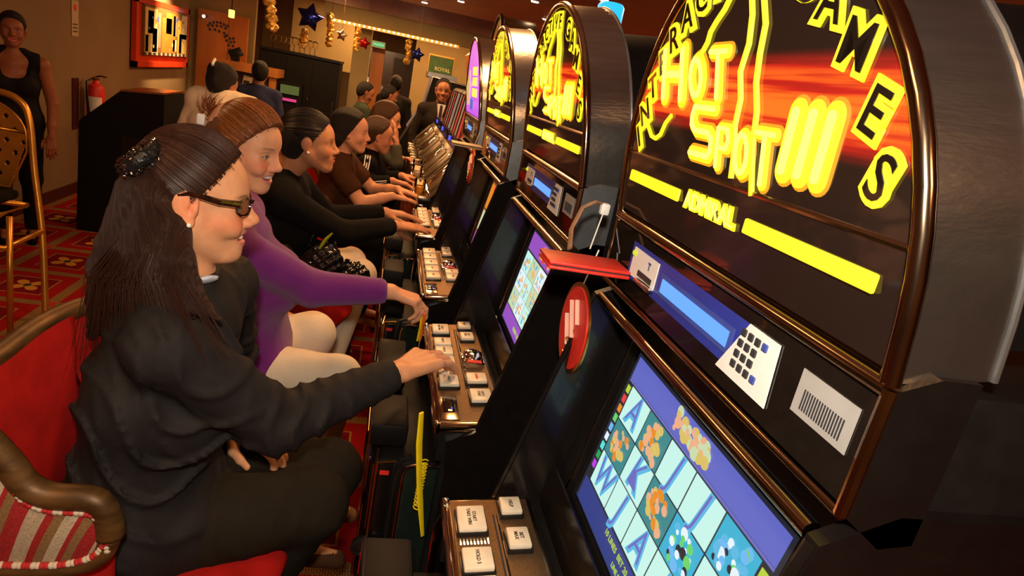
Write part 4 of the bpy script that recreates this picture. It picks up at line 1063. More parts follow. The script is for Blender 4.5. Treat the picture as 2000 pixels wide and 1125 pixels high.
BLK = cloth('black_suiting', (.019, .0165, .0165), .7, .25, 500, .2)
BLK2 = cloth('black_knit', (.004, .0035, .003), .9, .3, 300)
TRS = cloth('black_trousers', (.018, .014, .009), .85, .3, 450, .15)
HB = hair_mat('dark_brown_hair', (.012, .004, .002), (.075, .026, .015))
HR = hair_mat('auburn_hair', (.10, .022, .005), (.36, .11, .025), .38)
HK = hair_mat('black_hair', (.003, .0015, .001), (.010, .005, .003), .6)
HM = hair_mat('brown_hair', (.025, .009, .003), (.10, .04, .014), .45)
SK1 = (.74, .35, .18); SK2 = (.76, .38, .22); SK3 = (.40, .21, .12)

# --- woman in glasses at the second machine
def hair1(t, H, off, A):
    cap_hair(t, H, off, HB, (-.092, 0, .062), 1.03, (.78, 0, -.63, .000), vox=.0035, fold=.0006, nstr=1100, srad=.00042, bk=.88)
    W = H.w
    P_ = []
    b0 = W((-.075, 0, .05))
    rn = random.Random(2)
    for k_ in range(13):
        f = k_ / 12
        st_ = W((-.07 + .055 * f, -.055 + .01 * math.sin(k_), .02 - .05 * f)); 
        e = np.array([-.475 + .265 * f, 1.17 - .17 * f, 1.145 + .095 * f])
        m1 = st_ * .6 + e * .4 + np.array([-.015, -.01, .015]); m2 = st_ * .25 + e * .75 + np.array([-.01, -.005, .005])
        P_.append(([st_, m1, m2, e + np.array([-.01 * (f > .8), 0, .035 * (f > .8)])], .022 - .006 * (f > .8), .004))
    for k_ in range(5):
        f = k_ / 4
        st_ = W((-.085, -.02 + .06 * f, .0)); e = np.array([-.48 + .04 * f, 1.2 + .10 * f, 1.13]); P_.append(([st_, st_ * .5 + e * .5 + np.array([-.02, 0, .0]), e], .03, .010))
    locks(t, off, HB, P_, 'long_hair', .0055, (.75, -.5, .25))
    rs = []
    for k_ in range(220):
        f = rn.random(); st_ = W((-.06 + .04 * f, -.07, .0 - .04 * f)); e = np.array([-.485 + .28 * f + rn.uniform(-.02, .02), 1.14 - .15 * f + rn.uniform(-.02, .02), 1.10 + .13 * f + rn.uniform(-.04, .03)])
        m1 = st_ * .5 + e * .5 + np.array([-.02 + rn.uniform(-.01, .01), -.018, .02]); rs.append([st_, m1, e])
    strands(t, off, HB, rs)
    # sequinned scrunchie
    c = W((-.078, -.046, .066)); S = Shape(); ax_ = H.R @ n3((-.7, 0, .7))
    u = n3(np.cross(ax_, (0, 1, 0))); v = np.cross(ax_, u)
    for k_ in range(12):
        a = k_ * PI / 6; S.ell(c + (u * math.cos(a) + v * math.sin(a)) * .024, (.0125, .0125, .0125), None, .004)
    pos, F = S.mesh(.004); np_obj('scrunchie', pos, F, mat('black_sequins', (.01, .01, .01), .3, noise=.2, bump=.6, bscale=160), t, off)
    mb = MB()
    for k_ in range(260):
        a = rn.uniform(0, 2 * PI); b_ = rn.uniform(0, 2 * PI); q = u * math.cos(a) + v * math.sin(a)
        p = c + q * .024 + (q * math.cos(b_) + ax_ * math.sin(b_)) * .0155
        mb.rbox(tuple(p - off), (.0045, .0045, .0012), .0004, Matrix.Rotation(rn.uniform(0, 6), 3, (rn.random(), rn.random(), rn.random())), 1)
    o = mb.build('sequins', mat('sequin', (.6, .6, .6), .12, 1., noise=.3), t); o['kind'] = 'stuff'
H1 = Head((-.306, 1.140, 1.432), 12, 1, 0, .925, 1.)
J1 = dict(pelvis=(-.385, 1.18, .79), chest=(-.355, 1.175, 1.07), neck=(-.315, 1.15, 1.275), shR=(-.31, 1.048, 1.20), shL=(-.29, 1.33, 1.215),
          elR=(-.135, 1.115, 1.03), wrR=(.088, 1.265, 1.088), elL=(-.30, 1.47, .99), wrL=(-.255, 1.335, .885), hipR=(-.37, 1.11, .765), hipL=(-.37, 1.27, .765), knR=(-.058, 1.245, .757), knL=(-.035, 1.385, .75),
          anR=(-.19, 1.25, .42), anL=(-.12, 1.50, .46), footR=(1, .1, -.2), footL=(1, .2, -.2))
t1, A1, _, _, off1 = person('seated woman in glasses and black suit with long dark hair, smiling at the second machine', 'person', J1, H1, skin=SK1, top=BLK, bottom=TRS, hair=hair1,
    vox=.0075, hfine=.0026, handfine=.0032, width=1.10, top_fold=.012, blush=.5, lips=(.62, .17, .14), shoes=cloth('brown_sandal', (.10, .04, .02), .5), arm_r=1.06,
    hands={'R': dict(d=(.66, .74, .10), n=(-.12, .0, 1), per=[(24, 28, 16), (18, 30, 20), (20, 28, 20), (18, 24, 16)], spread=1.25, thumb=(.75, .55, -.5), sc=1.17), 'L': dict(d=(.9, -.35, -.12), n=(.1, -.3, 1), curl=(25, 35, 25))})
def part_np(name, S, m, t, off, vox=.004): pos, F = S.mesh(vox); return np_obj(name, pos, F, m, t, off)
# glasses
def glasses(t, H, off, m):
    W = lambda p: tuple(H.w(p) - off)
    g = MB()
    for q in (-1, 1):
        rim = [W((.098 - .016 * (abs(yy) / .06) ** 2 * 1.5, yy, zz)) for yy, zz in [(q * (.034 + .025 * math.cos(a) * (1.0)), .0 + .0155 * (abs(math.sin(a)) ** .8) * (1 if math.sin(a) > 0 else -1) + .001) for a in [k_ * PI / 10 for k_ in range(20)]]]
        g.tube(rim, .0022, 6, True)
        g.tube([W((.078, q * .062, .010)), W((.045, q * .077, .014)), (W((.0, q * .0825, .024))), W((-.018, q * .0805, .018))], [.0062, .0058, .0042, .0025], 8)
    g.tube([W((.100, -.010, .004)), W((.103, 0, .007)), W((.100, .010, .004))], .002, 6)
    o = g.build('glasses', mat('tortoise_frame', (.006, .004, .003), .10, coat=1., col2=(.035, .010, .004), nscale=60), t, True)
    for q in (-1, 1):
        lm = MB(); pts = [W((.097 - .016 * (abs(yy) / .06) ** 2 * 1.5, yy, zz)) for yy, zz in [(q * (.034 + .024 * math.cos(a)), .0145 * math.sin(a) + .001) for a in [k_ * PI / 8 for k_ in range(16)]]]
        lm.add(pts, [tuple(range(16))]); lm.build('lens', mat('lens_glass', (1, 1, 1), .0, trans=1., ior=1.02), o)
    return o
glasses(t1, H1, off1, None)
def teeth(t, H, off):
    mb = MB()
    for k_ in range(10):
        y = (k_ - 4.5) * .0066; x = .0880 - (y / .03) ** 2 * .011
        mb.rbox(tuple(H.w((x, y, -.0620 + (y / .03) ** 2 * .006)) - off), (.004, .0066, .0080), .001, Matrix(H.R.tolist()), 1)
    mb.build('teeth', mat('tooth_enamel', (.82, .78, .70), .25, noise=.03), t, True)
teeth(t1, H1, off1)
MB().ball(tuple(H1.w((.002, -.085, -.031)) - off1), .0036, 10).build('earring', mat('pearl', (.9, .88, .82), .1, coat=1.), t1, True)
# white shirt collar
S = Shape(); nk = A1['neck']
S.ell(nk + np.array([.050, -.055, .030]), (.005, .022, .016), rotm(-45, 50), .01)
part_np('shirt_collar', S, cloth('white_shirt', (.62, .64, .72), .7), t1, off1)
S = Shape(); S.cap(nk + np.array([.035, -.085, .03]), nk + np.array([.10, -.05, -.10]), .012, .016, .01); S.cap(nk + np.array([-.03, -.085, .02]), nk + np.array([.035, -.085, .03]), .014, .012, .01)
part_np('lapel', S, BLK, t1, off1)
R_ = MB(); c = A1['wrL'] + np.array([-.005, 0, 0])
MB().tube([tuple(c - off1 + np.array([.008 * math.sin(a) * 0, .027 * math.cos(a), .027 * math.sin(a)])) for a in [k_ * PI / 10 for k_ in range(20)]], .002, 6, True).build('bracelet', M['brass'], t1, True)

# --- woman in purple at the third machine
def hair2(t, H, off, A):
    cap_hair(t, H, off, HR, (-.11, 0, .04), 1.04, (.80, 0, -.60, .012), vox=.004, fold=.0006, nstr=900, srad=.0005, bk=.80)
    rn = random.Random(5); rs = []
    for k_ in range(70):
        a = H.w((-.105 + rn.uniform(-.02, .02), rn.uniform(-.03, .03), .05 + rn.uniform(-.02, .02))); b = H.w((-.115 + rn.uniform(-.03, .035), rn.uniform(-.05, .03), .088 + rn.uniform(-.02, .028)))
        rs.append([a, a * .4 + b * .6 + np.array([-.01, 0, 0]), b])
    strands(t, off, HR, rs, 'spiky_ends', .0011)
    MB().rbox(tuple(H.w((-.112, -.04, .035)) - off), (.02, .014, .028), .004).build('hair_clip', M['white'], t, True)
H2 = Head((-.362, 1.80, 1.435), -17, 8, 0, .95, 1.)
J2 = dict(pelvis=(-.33, 1.90, .80), chest=(-.335, 1.86, 1.06), neck=(-.40, 1.835, 1.265), shR=(-.37, 1.69, 1.20), shL=(-.40, 2.0, 1.21),
          elR=(-.155, 1.77, 1.075), wrR=(.065, 1.80, 1.085), elL=(-.36, 2.13, 1.0), wrL=(-.30, 2.09, .87), hipR=(-.32, 1.82, .77), hipL=(-.33, 2.0, .77), knR=(-.055, 1.77, .80), knL=(-.16, 2.04, .82),
          anR=(-.10, 1.8, .40), anL=(-.2, 2.05, .40), footR=(1, 0, -.2), footL=(1, 0, -.2))
PUR = cloth('purple_knit', (.17, .020, .20), .9, .45, 600, .12, .3)
WHT = cloth('cream_trousers', (.78, .66, .50), .85, .25, 300, .06, .1)
t2, A2, _, _, off2 = person('seated auburn haired woman in a purple long sleeved top and cream trousers, reaching left handed smile', 'person', J2, H2, skin=SK2, top=PUR, bottom=WHT, hair=hair2,
    vox=.009, hfine=.0034, handfine=.004, topname='sweater', width=1.06, top_fold=.0012, blush=.4, lips=(.60, .2, .17), shoes=cloth('tan_shoe', (.25, .12, .05), .5),
    hands={'R': dict(d=(.9, .05, -.22), n=(.15, -.1, 1), per=[(40, 50, 30), (30, 40, 25), (45, 50, 30), (50, 50, 30)], thumb=(.85, .3, -.5)), 'L': dict(d=(1, -.1, -.4), n=(0, 0, 1), curl=(30, 30, 20))})
t2['label'] = 'seated auburn haired woman in a purple sweater and cream trousers, reaching to the third machine'
teeth(t2, H2, off2)
o = MB()
for k_ in range(9): o.ball((.135 + .006 * math.cos(k_ * 2.1) , -.06 - .006 * math.sin(k_ * 2.1), 1.045 - k_ * .0035), .0065, 7)
o.build('pendant', M['brass'], t2, True)
MB().tube([(-.03, -.11, 1.24), (.06, -.12, 1.14), (.13, -.065, 1.05)], .0014, 5).build('necklace', M['ink'], t2, True)

# --- woman in black at the fourth machine
def hair3(t, H, off, A):
    cap_hair(t, H, off, HK, (-.11, 0, .0), 1.04, (.80, 0, -.60, .010), vox=.005, nstr=450, srad=.0007, extra=(((-.105, 0, .02), (.045, .05, .05), .02), ((.03, 0, .075), (.045, .06, .025), .02)))
H3 = Head((-.287, 2.56, 1.378), 2, -4, 0, .95, 0.)
J3 = dict(pelvis=(-.36, 2.66, .78), chest=(-.36, 2.60, 1.05), neck=(-.375, 2.58, 1.24), shR=(-.35, 2.43, 1.17), shL=(-.35, 2.75, 1.18),
          elR=(-.13, 2.52, 1.05), wrR=(.075, 2.69, 1.075), elL=(-.22, 2.9, 1.02), wrL=(.03, 3.0, 1.06), hipR=(-.34, 2.72, .76), hipL=(-.35, 2.80, .76), knR=(-.045, 2.84, .79), knL=(-.10, 3.05, .78),
          anR=(-.14, 2.70, .32), anL=(-.28, 3.0, .32), footR=(1, 0, -.1), footL=(1, 0, -.1), nail=(.8, .06, .03))
person('seated woman in a black jacket and cream trousers with pearl earring and red nails', 'person', J3, H3, skin=(.48, .22, .11), top=BLK2, bottom=WHT, hair=hair3,
    vox=.010, hfine=.0042, handfine=.005, width=1.04, top_fold=.002, lips=(.45, .10, .07), shoes=cloth('brown_shoe', (.12, .05, .02), .5),
    hands={'R': dict(d=(.85, .5, -.05), n=(-.1, -.2, 1), curl=(5, 8, 5), thumb=(.6, -.2, -.7), sc=1.05), 'L': dict(d=(1, .1, .0), n=(0, 0, 1), curl=(10, 10, 5), sc=1.05)})
MB().ball(tuple(H3.w((.002, -.084, -.033)) - np.array([-.36, 2.66, 0])), .0055, 8).build('earring', mat('pearl_3', (.9, .88, .82), .1, coat=1.), bpy.data.objects['person.002'], True)

# --- woman in brown T-shirt
def hair4(t, H, off, A):
    cap_hair(t, H, off, HK, (-.11, 0, .0), 1.06, (.85, 0, -.5, .010), vox=.007, fold=.003, extra=(((-.05, -.03, -.03), (.06, .06, .07), .03), ((-.01, -.055, .01), (.04, .035, .05), .02), ((-.06, .02, -.07), (.05, .05, .05), .02)))
H4 = Head((-.205, 3.66, 1.335), -2, 0, 0, .95, 0.)
J4 = dict(pelvis=(-.30, 3.72, .76), chest=(-.25, 3.70, 1.0), neck=(-.245, 3.68, 1.19), shR=(-.235, 3.54, 1.13), shL=(-.22, 3.84, 1.14), elR=(-.10, 3.50, .985), wrR=(.06, 3.56, 1.035), elL=(-.05, 3.86, 1.0), wrL=(.09, 3.72, 1.05),
          hipR=(-.28, 3.64, .74), hipL=(-.28, 3.80, .74), knR=(.02, 3.64, .74), knL=(.02, 3.8, .74), anR=(-.05, 3.64, .3), anL=(-.05, 3.8, .3), footR=(1, 0, 0), footL=(1, 0, 0))
person('seated woman with short dark hair and a brown short sleeved T-shirt', 'person', J4, H4, skin=(.62, .31, .17), top=cloth('brown_jersey', (.060, .022, .008), .9), bottom=BLK2, hair=hair4, vox=.013, hfine=.005, handfine=.007, sleeves='short', topname='t_shirt', width=.98,
       lips=(.5, .15, .1), hands={'R': dict(d=(1, .25, -.1), n=(0, 0, 1), curl=(5, 8, 5)), 'L': dict(d=(1, -.35, -.1), n=(0, 0, 1), curl=(5, 8, 5))})

# --- child in striped tracksuit
def hair5(t, H, off, A):
    cap_hair(t, H, off, HM, (-.11, 0, .0), 1.08, (.88, 0, -.48, .004), vox=.007, fold=.002)
H5 = Head((-.065, 4.24, 1.28), 5, 8, 0, .90, 0.)
J5 = dict(pelvis=(-.16, 4.28, .76), chest=(-.12, 4.27, .98), neck=(-.105, 4.26, 1.16), shR=(-.11, 4.13, 1.10), shL=(-.09, 4.40, 1.11), elR=(-.125, 4.08, .985), wrR=(.06, 4.07, 1.035), elL=(.0, 4.45, .98), wrL=(.12, 4.38, 1.03),
          hipR=(-.15, 4.22, .74), hipL=(-.15, 4.36, .74), knR=(.05, 4.22, .74), knL=(.05, 4.38, .74), anR=(-.02, 4.22, .35), anL=(-.02, 4.38, .35), footR=(1, 0, 0), footL=(1, 0, 0))
t5, A5, _, _, off5 = person('seated youth with short brown hair in a black track top with white sleeve stripes', 'person', J5, H5, skin=(.58, .27, .15), top=BLK2, bottom=BLK2, hair=hair5, vox=.013, hfine=.005, handfine=.007, topname='track_top', fem=False, width=.88, top_fold=.001,
       hands={'R': dict(d=(1, .15, -.1), n=(0, 0, 1)), 'L': dict(d=(1, 0, 0), n=(0, 0, 1))})
for k_ in (-1, 0, 1):
    a, b, c = A5['shR'], A5['elR'], A5['wrR']; o_ = np.array([k_ * .014, -.056, .004]); o2 = np.array([0.0, -.050, k_ * .014])
    MB().tube([tuple(p) for p in (a + np.array([k_ * .014, -.03, .062]) - off5, a + o_ + np.array([0, -.004, .01]) - off5, (a + b) / 2 + o_ - off5, b + o_ * 1. + np.array([0, 0, .01]) - off5)], .004, 6, flat=.6).build('stripe', M['white'], t5, True)
    MB().tube([tuple(p) for p in (b + o2 - off5, (b + c) / 2 + o2 * .92 - off5, c - (c - b) * .2 + o2 * .8 - off5)], .004, 6, flat=.6).build('stripe', M['white'], t5, True)

# --- person resting head on hand
def hair6(t, H, off, A):
    cap_hair(t, H, off, HM, (-.11, 0, -.02), 1.12, (.85, 0, -.5, .012), vox=.009, extra=(((-.06, 0, -.05), (.07, .07, .08), .03),))
H6 = Head((-.03, 4.99, 1.335), 0, 8, 0, .98, 0.)
J6 = dict(pelvis=(-.22, 5.1, .78), chest=(-.18, 5.08, 1.04), neck=(-.12, 5.05, 1.22), shR=(-.08, 4.90, 1.14), shL=(-.12, 5.2, 1.15), elR=(.075, 4.80, 1.05), wrR=(.055, 4.79, 1.20), elL=(.0, 5.25, 1.0), wrL=(.12, 5.1, 1.05),
          hipR=(-.2, 5.02, .76), hipL=(-.2, 5.18, .76), knR=(.05, 5.02, .76), knL=(.05, 5.18, .76), anR=(0, 5.02, .35), anL=(0, 5.18, .35), footR=(1, 0, 0), footL=(1, 0, 0))
person('seated person with brown hair and grey green sleeve raising one hand to the temple', 'person', J6, H6, skin=(.58, .28, .16), top=cloth('grey_green_sleeve', (.07, .07, .05), .9), bottom=BLK2, hair=hair6, vox=.014, hfine=.006, handfine=.008,
       hands={'R': dict(d=(-.12, .1, 1), n=(1, -.4, 0), curl=(12, 15, 10), sc=.9)})

# --- standing and far people
def stand(label, x, y, h, face, skin, top, bottom, hair, topname='shirt', fem=False, arms=None, sleeves='long', neckline=None, vox=.016, hfine=.008, smile=0., pitch=0, width=1., group=None, turn=None, headoff=(0, 0, 0), **kw):
    s = h / 1.70; a = math.radians(face if turn is None else turn); f = np.array([math.cos(a), math.sin(a), 0]); l = np.array([-math.sin(a), math.cos(a), 0]); o = np.array([x, y, 0])
    def p(ff, ll, z): return tuple(o + (f * ff + l * ll) * s + np.array([0, 0, z * s]))
    J = dict(pelvis=p(0, 0, .93), chest=p(0, 0, 1.22), neck=p(-.01, 0, 1.42), shR=p(0, -.17, 1.36), shL=p(0, .17, 1.36), elR=p(0, -.24, 1.08), elL=p(0, .24, 1.08), wrR=p(.08, -.24, .86), wrL=p(.08, .24, .86),
             hipR=p(0, -.08, .90), hipL=p(0, .08, .90), knR=p(.02, -.09, .50), knL=p(.02, .09, .50), anR=p(0, -.09, .095), anL=p(0, .09, .095), footR=tuple(f), footL=tuple(f), stand=1)
    for k_, q in (arms or {}).items(): J[k_] = p(*q)
    H = Head(np.array(p(.02, 0, 1.575)) + np.array(headoff), face, pitch, 0, s * 1.0, smile)
    return person(label, 'person', J, H, group, skin=skin, top=top, bottom=bottom, hair=hair, vox=vox, hfine=hfine, handfine=max(.006, vox * .5), sleeves=sleeves, topname=topname, fem=fem, neckline=neckline, width=width, top_fold=0.002, shoes=BLK2, **kw)
def hshort(m, g=1.04, pl=(.88, 0, -.48, .004), ex=(), v=.009):
    def f(t, H, off, A): cap_hair(t, H, off, m, (-.11, 0, .0), g, pl, vox=v, extra=ex, fold=.001)
    return f
# woman in black dress by the wall
def hdress(t, H, off, A):
    cap_hair(t, H, off, HK, (-.11, 0, .0), 1.04, (.80, 0, -.60, .012), vox=.008)
stand('smiling woman in a sleeveless black dress standing by the beige wall behind the gold chair', -2.52, 5.08, 1.57, -65, (.30, .10, .042), cloth('black_dress', (.010, .008, .008), .8), BLK2, hdress, 'dress', True, sleeves='none', neckline=(.10, -.05, (.08, .112, .12)), vox=.010, hfine=.005, smile=.8,
      arms={'elL': (.0, .23, 1.08), 'wrL': (.06, .22, .84)}, width=.98)
# woman with white sweater, back to us
def hwhite(t, H, off, A):
    cap_hair(t, H, off, HK, (-.11, 0, .0), 1.10, (.85, 0, -.5, .005), vox=.006, extra=(((-.09, 0, .07), (.05, .055, .05), .02),))
    MB().rbox(tuple(H.w((-.125, .0, .105)) - off), (.015, .07, .02), .005, Matrix.Rotation(.5, 3, 'X')).build('hair_clip', M['white'], t, True)
stand('woman with dark tied up hair and white sweater seen from behind', -1.035, 4.45, 1.60, 60, (.35, .16, .09), cloth('white_knit', (.90, .78, .60), .9, .3, 250), BLK2, hwhite, 'sweater', True, vox=.011, hfine=.006, width=1.38, turn=80, pitch=15, headoff=(-.02, 0, -.085),
      arms={'elR': (.02, -.27, 1.10), 'elL': (.02, .27, 1.10), 'wrR': (.22, -.16, .98), 'wrL': (.22, .16, .98)}, arm_r=1.1)
stand('person in a blue shirt with short black hair at the reception counter, seen from behind', -1.27, 6.75, 1.52, 95, (.30, .14, .08), cloth('blue_shirt', (.035, .045, .11), .85), BLK2, hshort(HK, 1.06), 'shirt', width=1.1)
stand('man in dark suit with white shirt and tie standing facing us past the machines', .485, 7.05, 1.70, -90, (.30, .13, .07), cloth('dark_suit', (.018, .013, .010), .8), BLK2, hshort(HK), 'suit_jacket', width=1.08)
# suit man's shirt and tie
sm_ = [o for o in bpy.data.objects if o.get('label', '').startswith('man in dark suit')][0]
MB().prism([(-.045, 1.44), (.045, 1.44), (.0, 1.20)], -.128, -.118).build('shirt_front', M['white'], sm_)
MB().prism([(-.012, 1.43), (.012, 1.43), (.018, 1.24), (0, 1.21), (-.018, 1.24)], -.134, -.128).build('tie', M['trim'], sm_)
stand('man in dark green jacket with black hair facing right, in front of the street window', -.325, 7.45, 1.50, 10, (.30, .13, .07), cloth('green_jacket', (.045, .060, .040), .9), BLK2, hshort(HK), 'jacket', width=1.15, pitch=20)
stand('person with black hair in profile just behind the man in green', -.07, 7.9, 1.50, 10, (.36, .15, .08), cloth('dark_coat', (.02, .014, .012), .9), BLK2, hshort(HK), 'coat', width=1.0, pitch=15)
stand('dark clad figure standing with back turned left of the far slanted machine', .0, 8.9, 1.62, 90, (.20, .08, .05), cloth('charcoal_coat', (.022, .020, .018), .9), BLK2, hshort(HK), 'coat', width=1.15, vox=.02)
stand('clerk with black hair in a pink top behind the reception counter', -1.66, 9.35, 1.56, -60, (.40, .18, .10), cloth('pink_top', (.75, .25, .16), .8), BLK2, hshort(HK), 'top', fem=True, vox=.02)

# ------------------------------------------------------------------ casino chairs
def set_attr(o, name, vals):
    a = o.data.attributes.new(name, 'FLOAT', 'POINT'); a.data.foreach_set('value', np.array(vals, np.float32))
def stripe_mat():
    m = bpy.data.materials.new('striped_fabric'); m.use_nodes = True; nt = m.node_tree; L = nt.links; b = nt.nodes['Principled BSDF']; b.inputs['Roughness'].default_value = .9; b.inputs['Specular IOR Level'].default_value = .1
    a = nt.nodes.new('ShaderNodeAttribute'); a.attribute_name = 'su'; f = nt.nodes.new('ShaderNodeMath'); f.operation = 'FRACT'; L.new(a.outputs['Fac'], f.inputs[0])
    r = nt.nodes.new('ShaderNodeValToRGB'); r.color_ramp.interpolation = 'CONSTANT'; L.new(f.outputs[0], r.inputs[0]); e = r.color_ramp.elements
    e[0].position = 0; e[0].color = (.55, .42, .28, 1); e[1].position = .2; e[1].color = (.42, .03, .03, 1)
    for p, c in ((.42, (.30, .17, .07)), (.55, (.42, .03, .03)), (.62, (.60, .48, .33)), (.78, (.30, .17, .07)), (.9, (.42, .03, .03))):
        x = e.new(p); x.color = (*c, 1)
    n = nt.nodes.new('ShaderNodeTexNoise'); n.inputs['Scale'].default_value = 300; tc = nt.nodes.new('ShaderNodeTexCoord'); L.new(tc.outputs['Object'], n.inputs[0])
    mx = nt.nodes.new('ShaderNodeMix'); mx.data_type = 'RGBA'; mx.blend_type = 'MULTIPLY'; mx.inputs[0].default_value = .7; L.new(r.outputs[0], mx.inputs[6]); L.new(n.outputs[0], mx.inputs[7]); L.new(mx.outputs[2], b.inputs['Base Color'])
    return m
STR = stripe_mat(); REDV = cloth('red_velvet', (.50, .012, .010), .85, .3, 400, .2); BRZ = mat('bronze_painted_wood', (.15, .072, .020), .48, .35, noise=.6, nscale=45, stretch=(.3, .3, 1), bump=.1, bscale=120)
def spl(pts, n=6):
    out = []; P_ = [np.array(p, float) for p in pts]
    for i in range(len(P_) - 1):
        p0, p1, p2, p3 = P_[max(0, i - 1)], P_[i], P_[i + 1], P_[min(len(P_) - 1, i + 2)]
        for k_ in range(n):
            t_ = k_ / n; out.append(.5 * ((2 * p1) + (-p0 + p2) * t_ + (2 * p0 - 5 * p1 + 4 * p2 - p3) * t_ ** 2 + (-p0 + 3 * p1 - 3 * p2 + p3) * t_ ** 3))
    out.append(P_[-1]); return out
def casino_chair(label, x, y, z0=0., group=None, rot=0):
    t = thing('casino_chair', label, 'chair', (x, y, 0), group)
    # local frame: seat centre at the origin, occupant faces +x ; near side is -y
    half = [(.010, -.25, .915), (.005, -.25, .955), (-.015, -.25, .982), (-.07, -.25, .984), (-.105, -.25, 1.0), (-.13, -.25, 1.04), (-.165, -.25, 1.085), (-.22, -.225, 1.10), (-.262, -.13, 1.088), (-.272, 0, 1.078)]
    up_ = spl(half + [(a, -b, c) for a, b, c in half[-2::-1]], 5)
    lowh = [(.010, -.25, .915), (-.005, -.25, .875), (-.05, -.25, .853), (-.11, -.25, .848), (-.16, -.25, .85), (-.21, -.235, .855), (-.245, -.17, .855), (-.255, -.08, .855), (-.257, 0, .855)]
    lo_ = spl(lowh + [(a, -b, c) for a, b, c in lowh[-2::-1]], 5)
    def resample(pts, n):
        d = [0]
        for i in range(1, len(pts)): d.append(d[-1] + np.linalg.norm(pts[i] - pts[i - 1]))
        return [np.array([np.interp(d[-1] * i / (n - 1), d, [p[k_] for p in pts]) for k_ in range(3)]) for i in range(n)], d[-1]
    U, lu = resample(up_, 81); Lw, _ = resample(lo_, 81)
    for nm, m, sh, bulge in (('outer_panel', STR, .004, .010), ('inner_pad', REDV, -.022, -.022)):
        mb = MB(); su = []; K = 8
        for i in range(81):
            for j in range(K + 1):
                f = j / K; p = U[i] * (1 - f) + Lw[i] * f
                if nm == 'inner_pad': p = p - np.array([0, 0, .17 * f])
                c = p[:2]; r_ = np.linalg.norm(c - np.array([-.05, 0])) + 1e-6; dr = (c - np.array([-.05, 0])) / r_
                if abs(p[1]) > .2: dr = np.array([0, np.sign(p[1])])
                off_ = sh + bulge * 4 * f * (1 - f) * min(1, min(i, 80 - i) / 6)
                mb.v.append((p[0] + dr[0] * off_, p[1] + dr[1] * off_, p[2] - .0)); su.append(i / 80 * lu / .125 - f * .45)
        for i in range(80):
            for j in range(K):
                a = i * (K + 1) + j; mb.f.append((a, a + 1, a + K + 2, a + K + 1))
        o = mb.build(nm, m, t, 'all'); set_attr(o, 'su', su)
    MB().tube([tuple(p) for p in up_], .021, 10).build('frame_rail', BRZ, t, 'all')
    MB().tube([tuple(p) for p in lo_], .017, 10).build('lower_rail', BRZ, t, 'all')
    S = Shape(); S.ell((.0, 0, .665), (.27, .255, .06), None, .02)
    S2 = Shape(); S2.cap((-.12, -.14, .66), (.14, -.13, .66), .065, .065, .05); S2.cap((-.12, .14, .66), (.14, .13, .66), .065, .065, .05); S2.ell((.0, 0, .665), (.265, .25, .058), None, .04)
    pos, F = S2.mesh(.012); np_obj('seat', pos, F, REDV, t)
    MB().tube([(-.22, -.2, .62), (.18, -.2, .62), (.21, 0, .62), (.18, .2, .62), (-.22, .2, .62), (-.24, 0, .62)], .018, 8, True).build('seat_frame', BRZ, t, 'all')
    for (a, b) in ((.17, -.18), (.17, .18), (-.2, -.18), (-.2, .18)):
        MB().tube([(a, b, .62), (a * 1.15, b * 1.1, .3), (a * 1.2, b * 1.15, 0.005)], [.022, .018, .014], 8).build('leg', BRZ, t, 'all')
    for s in (-1, 1):
        MB().tube([(-.22, s * .22, .62), (-.2, s * .245, .75), (-.16, s * .25, .85)], .016, 8).build('back_post', BRZ, t, 'all')
    MB().tube([(.19, -.2, .3), (.19, .2, .3)], .012, 8).build('foot_rail', M['brass'], t, 'all')
    if label.startswith('nearest'):
        for nm, cols, sg in (('piping', (M['cord_a'], M['cord_b']), -1),):
            ring = [p + np.array([0, -.012, -.018]) for p in U[:26]] + [p + np.array([0, -.012, .014]) for p in Lw[:26][::-1]]
            mbs = [MB(), MB()]
            for i in range(0, len(ring) - 1):
                for h_ in (0, .5):
                    p = ring[i] * (1 - h_) + ring[i + 1] * h_; mbs[(i * 2 + int(h_ * 2)) // 2 % 2].ball(tuple(p), .0058, 6)
            for q_, m in zip(mbs, cols): o = q_.build('piping', m, t, 'all'); o['kind'] = 'stuff'
    return t
M['cord_a'] = cloth('cream_cord', (.6, .5, .38)); M['cord_b'] = cloth('red_cord', (.45, .03, .03))
casino_chair('nearest casino chair, red velvet with bronze rail and striped outer panel', -.355, 1.18)
src = casino_chair('casino chair under the woman in purple, only its red seat showing', -.33, 1.905)
def dup_chair(label, x, y):
    r = src.copy(); C.objects.link(r); r.location = (x, y, 0); r['label'] = label
    for ch in list(src.children):
        c = ch.copy(); C.objects.link(c); c.parent = r
    return r
dup_chair('red velvet casino chair under the woman in black at the fourth machine', -.32, 2.72)
dup_chair('red velvet casino chair under the woman in the brown T-shirt', -.27, 3.72)
dup_chair('casino chair under the youth in the striped track top', -.14, 4.29)
dup_chair('casino chair under the person resting a hand on the temple', -.2, 5.1)

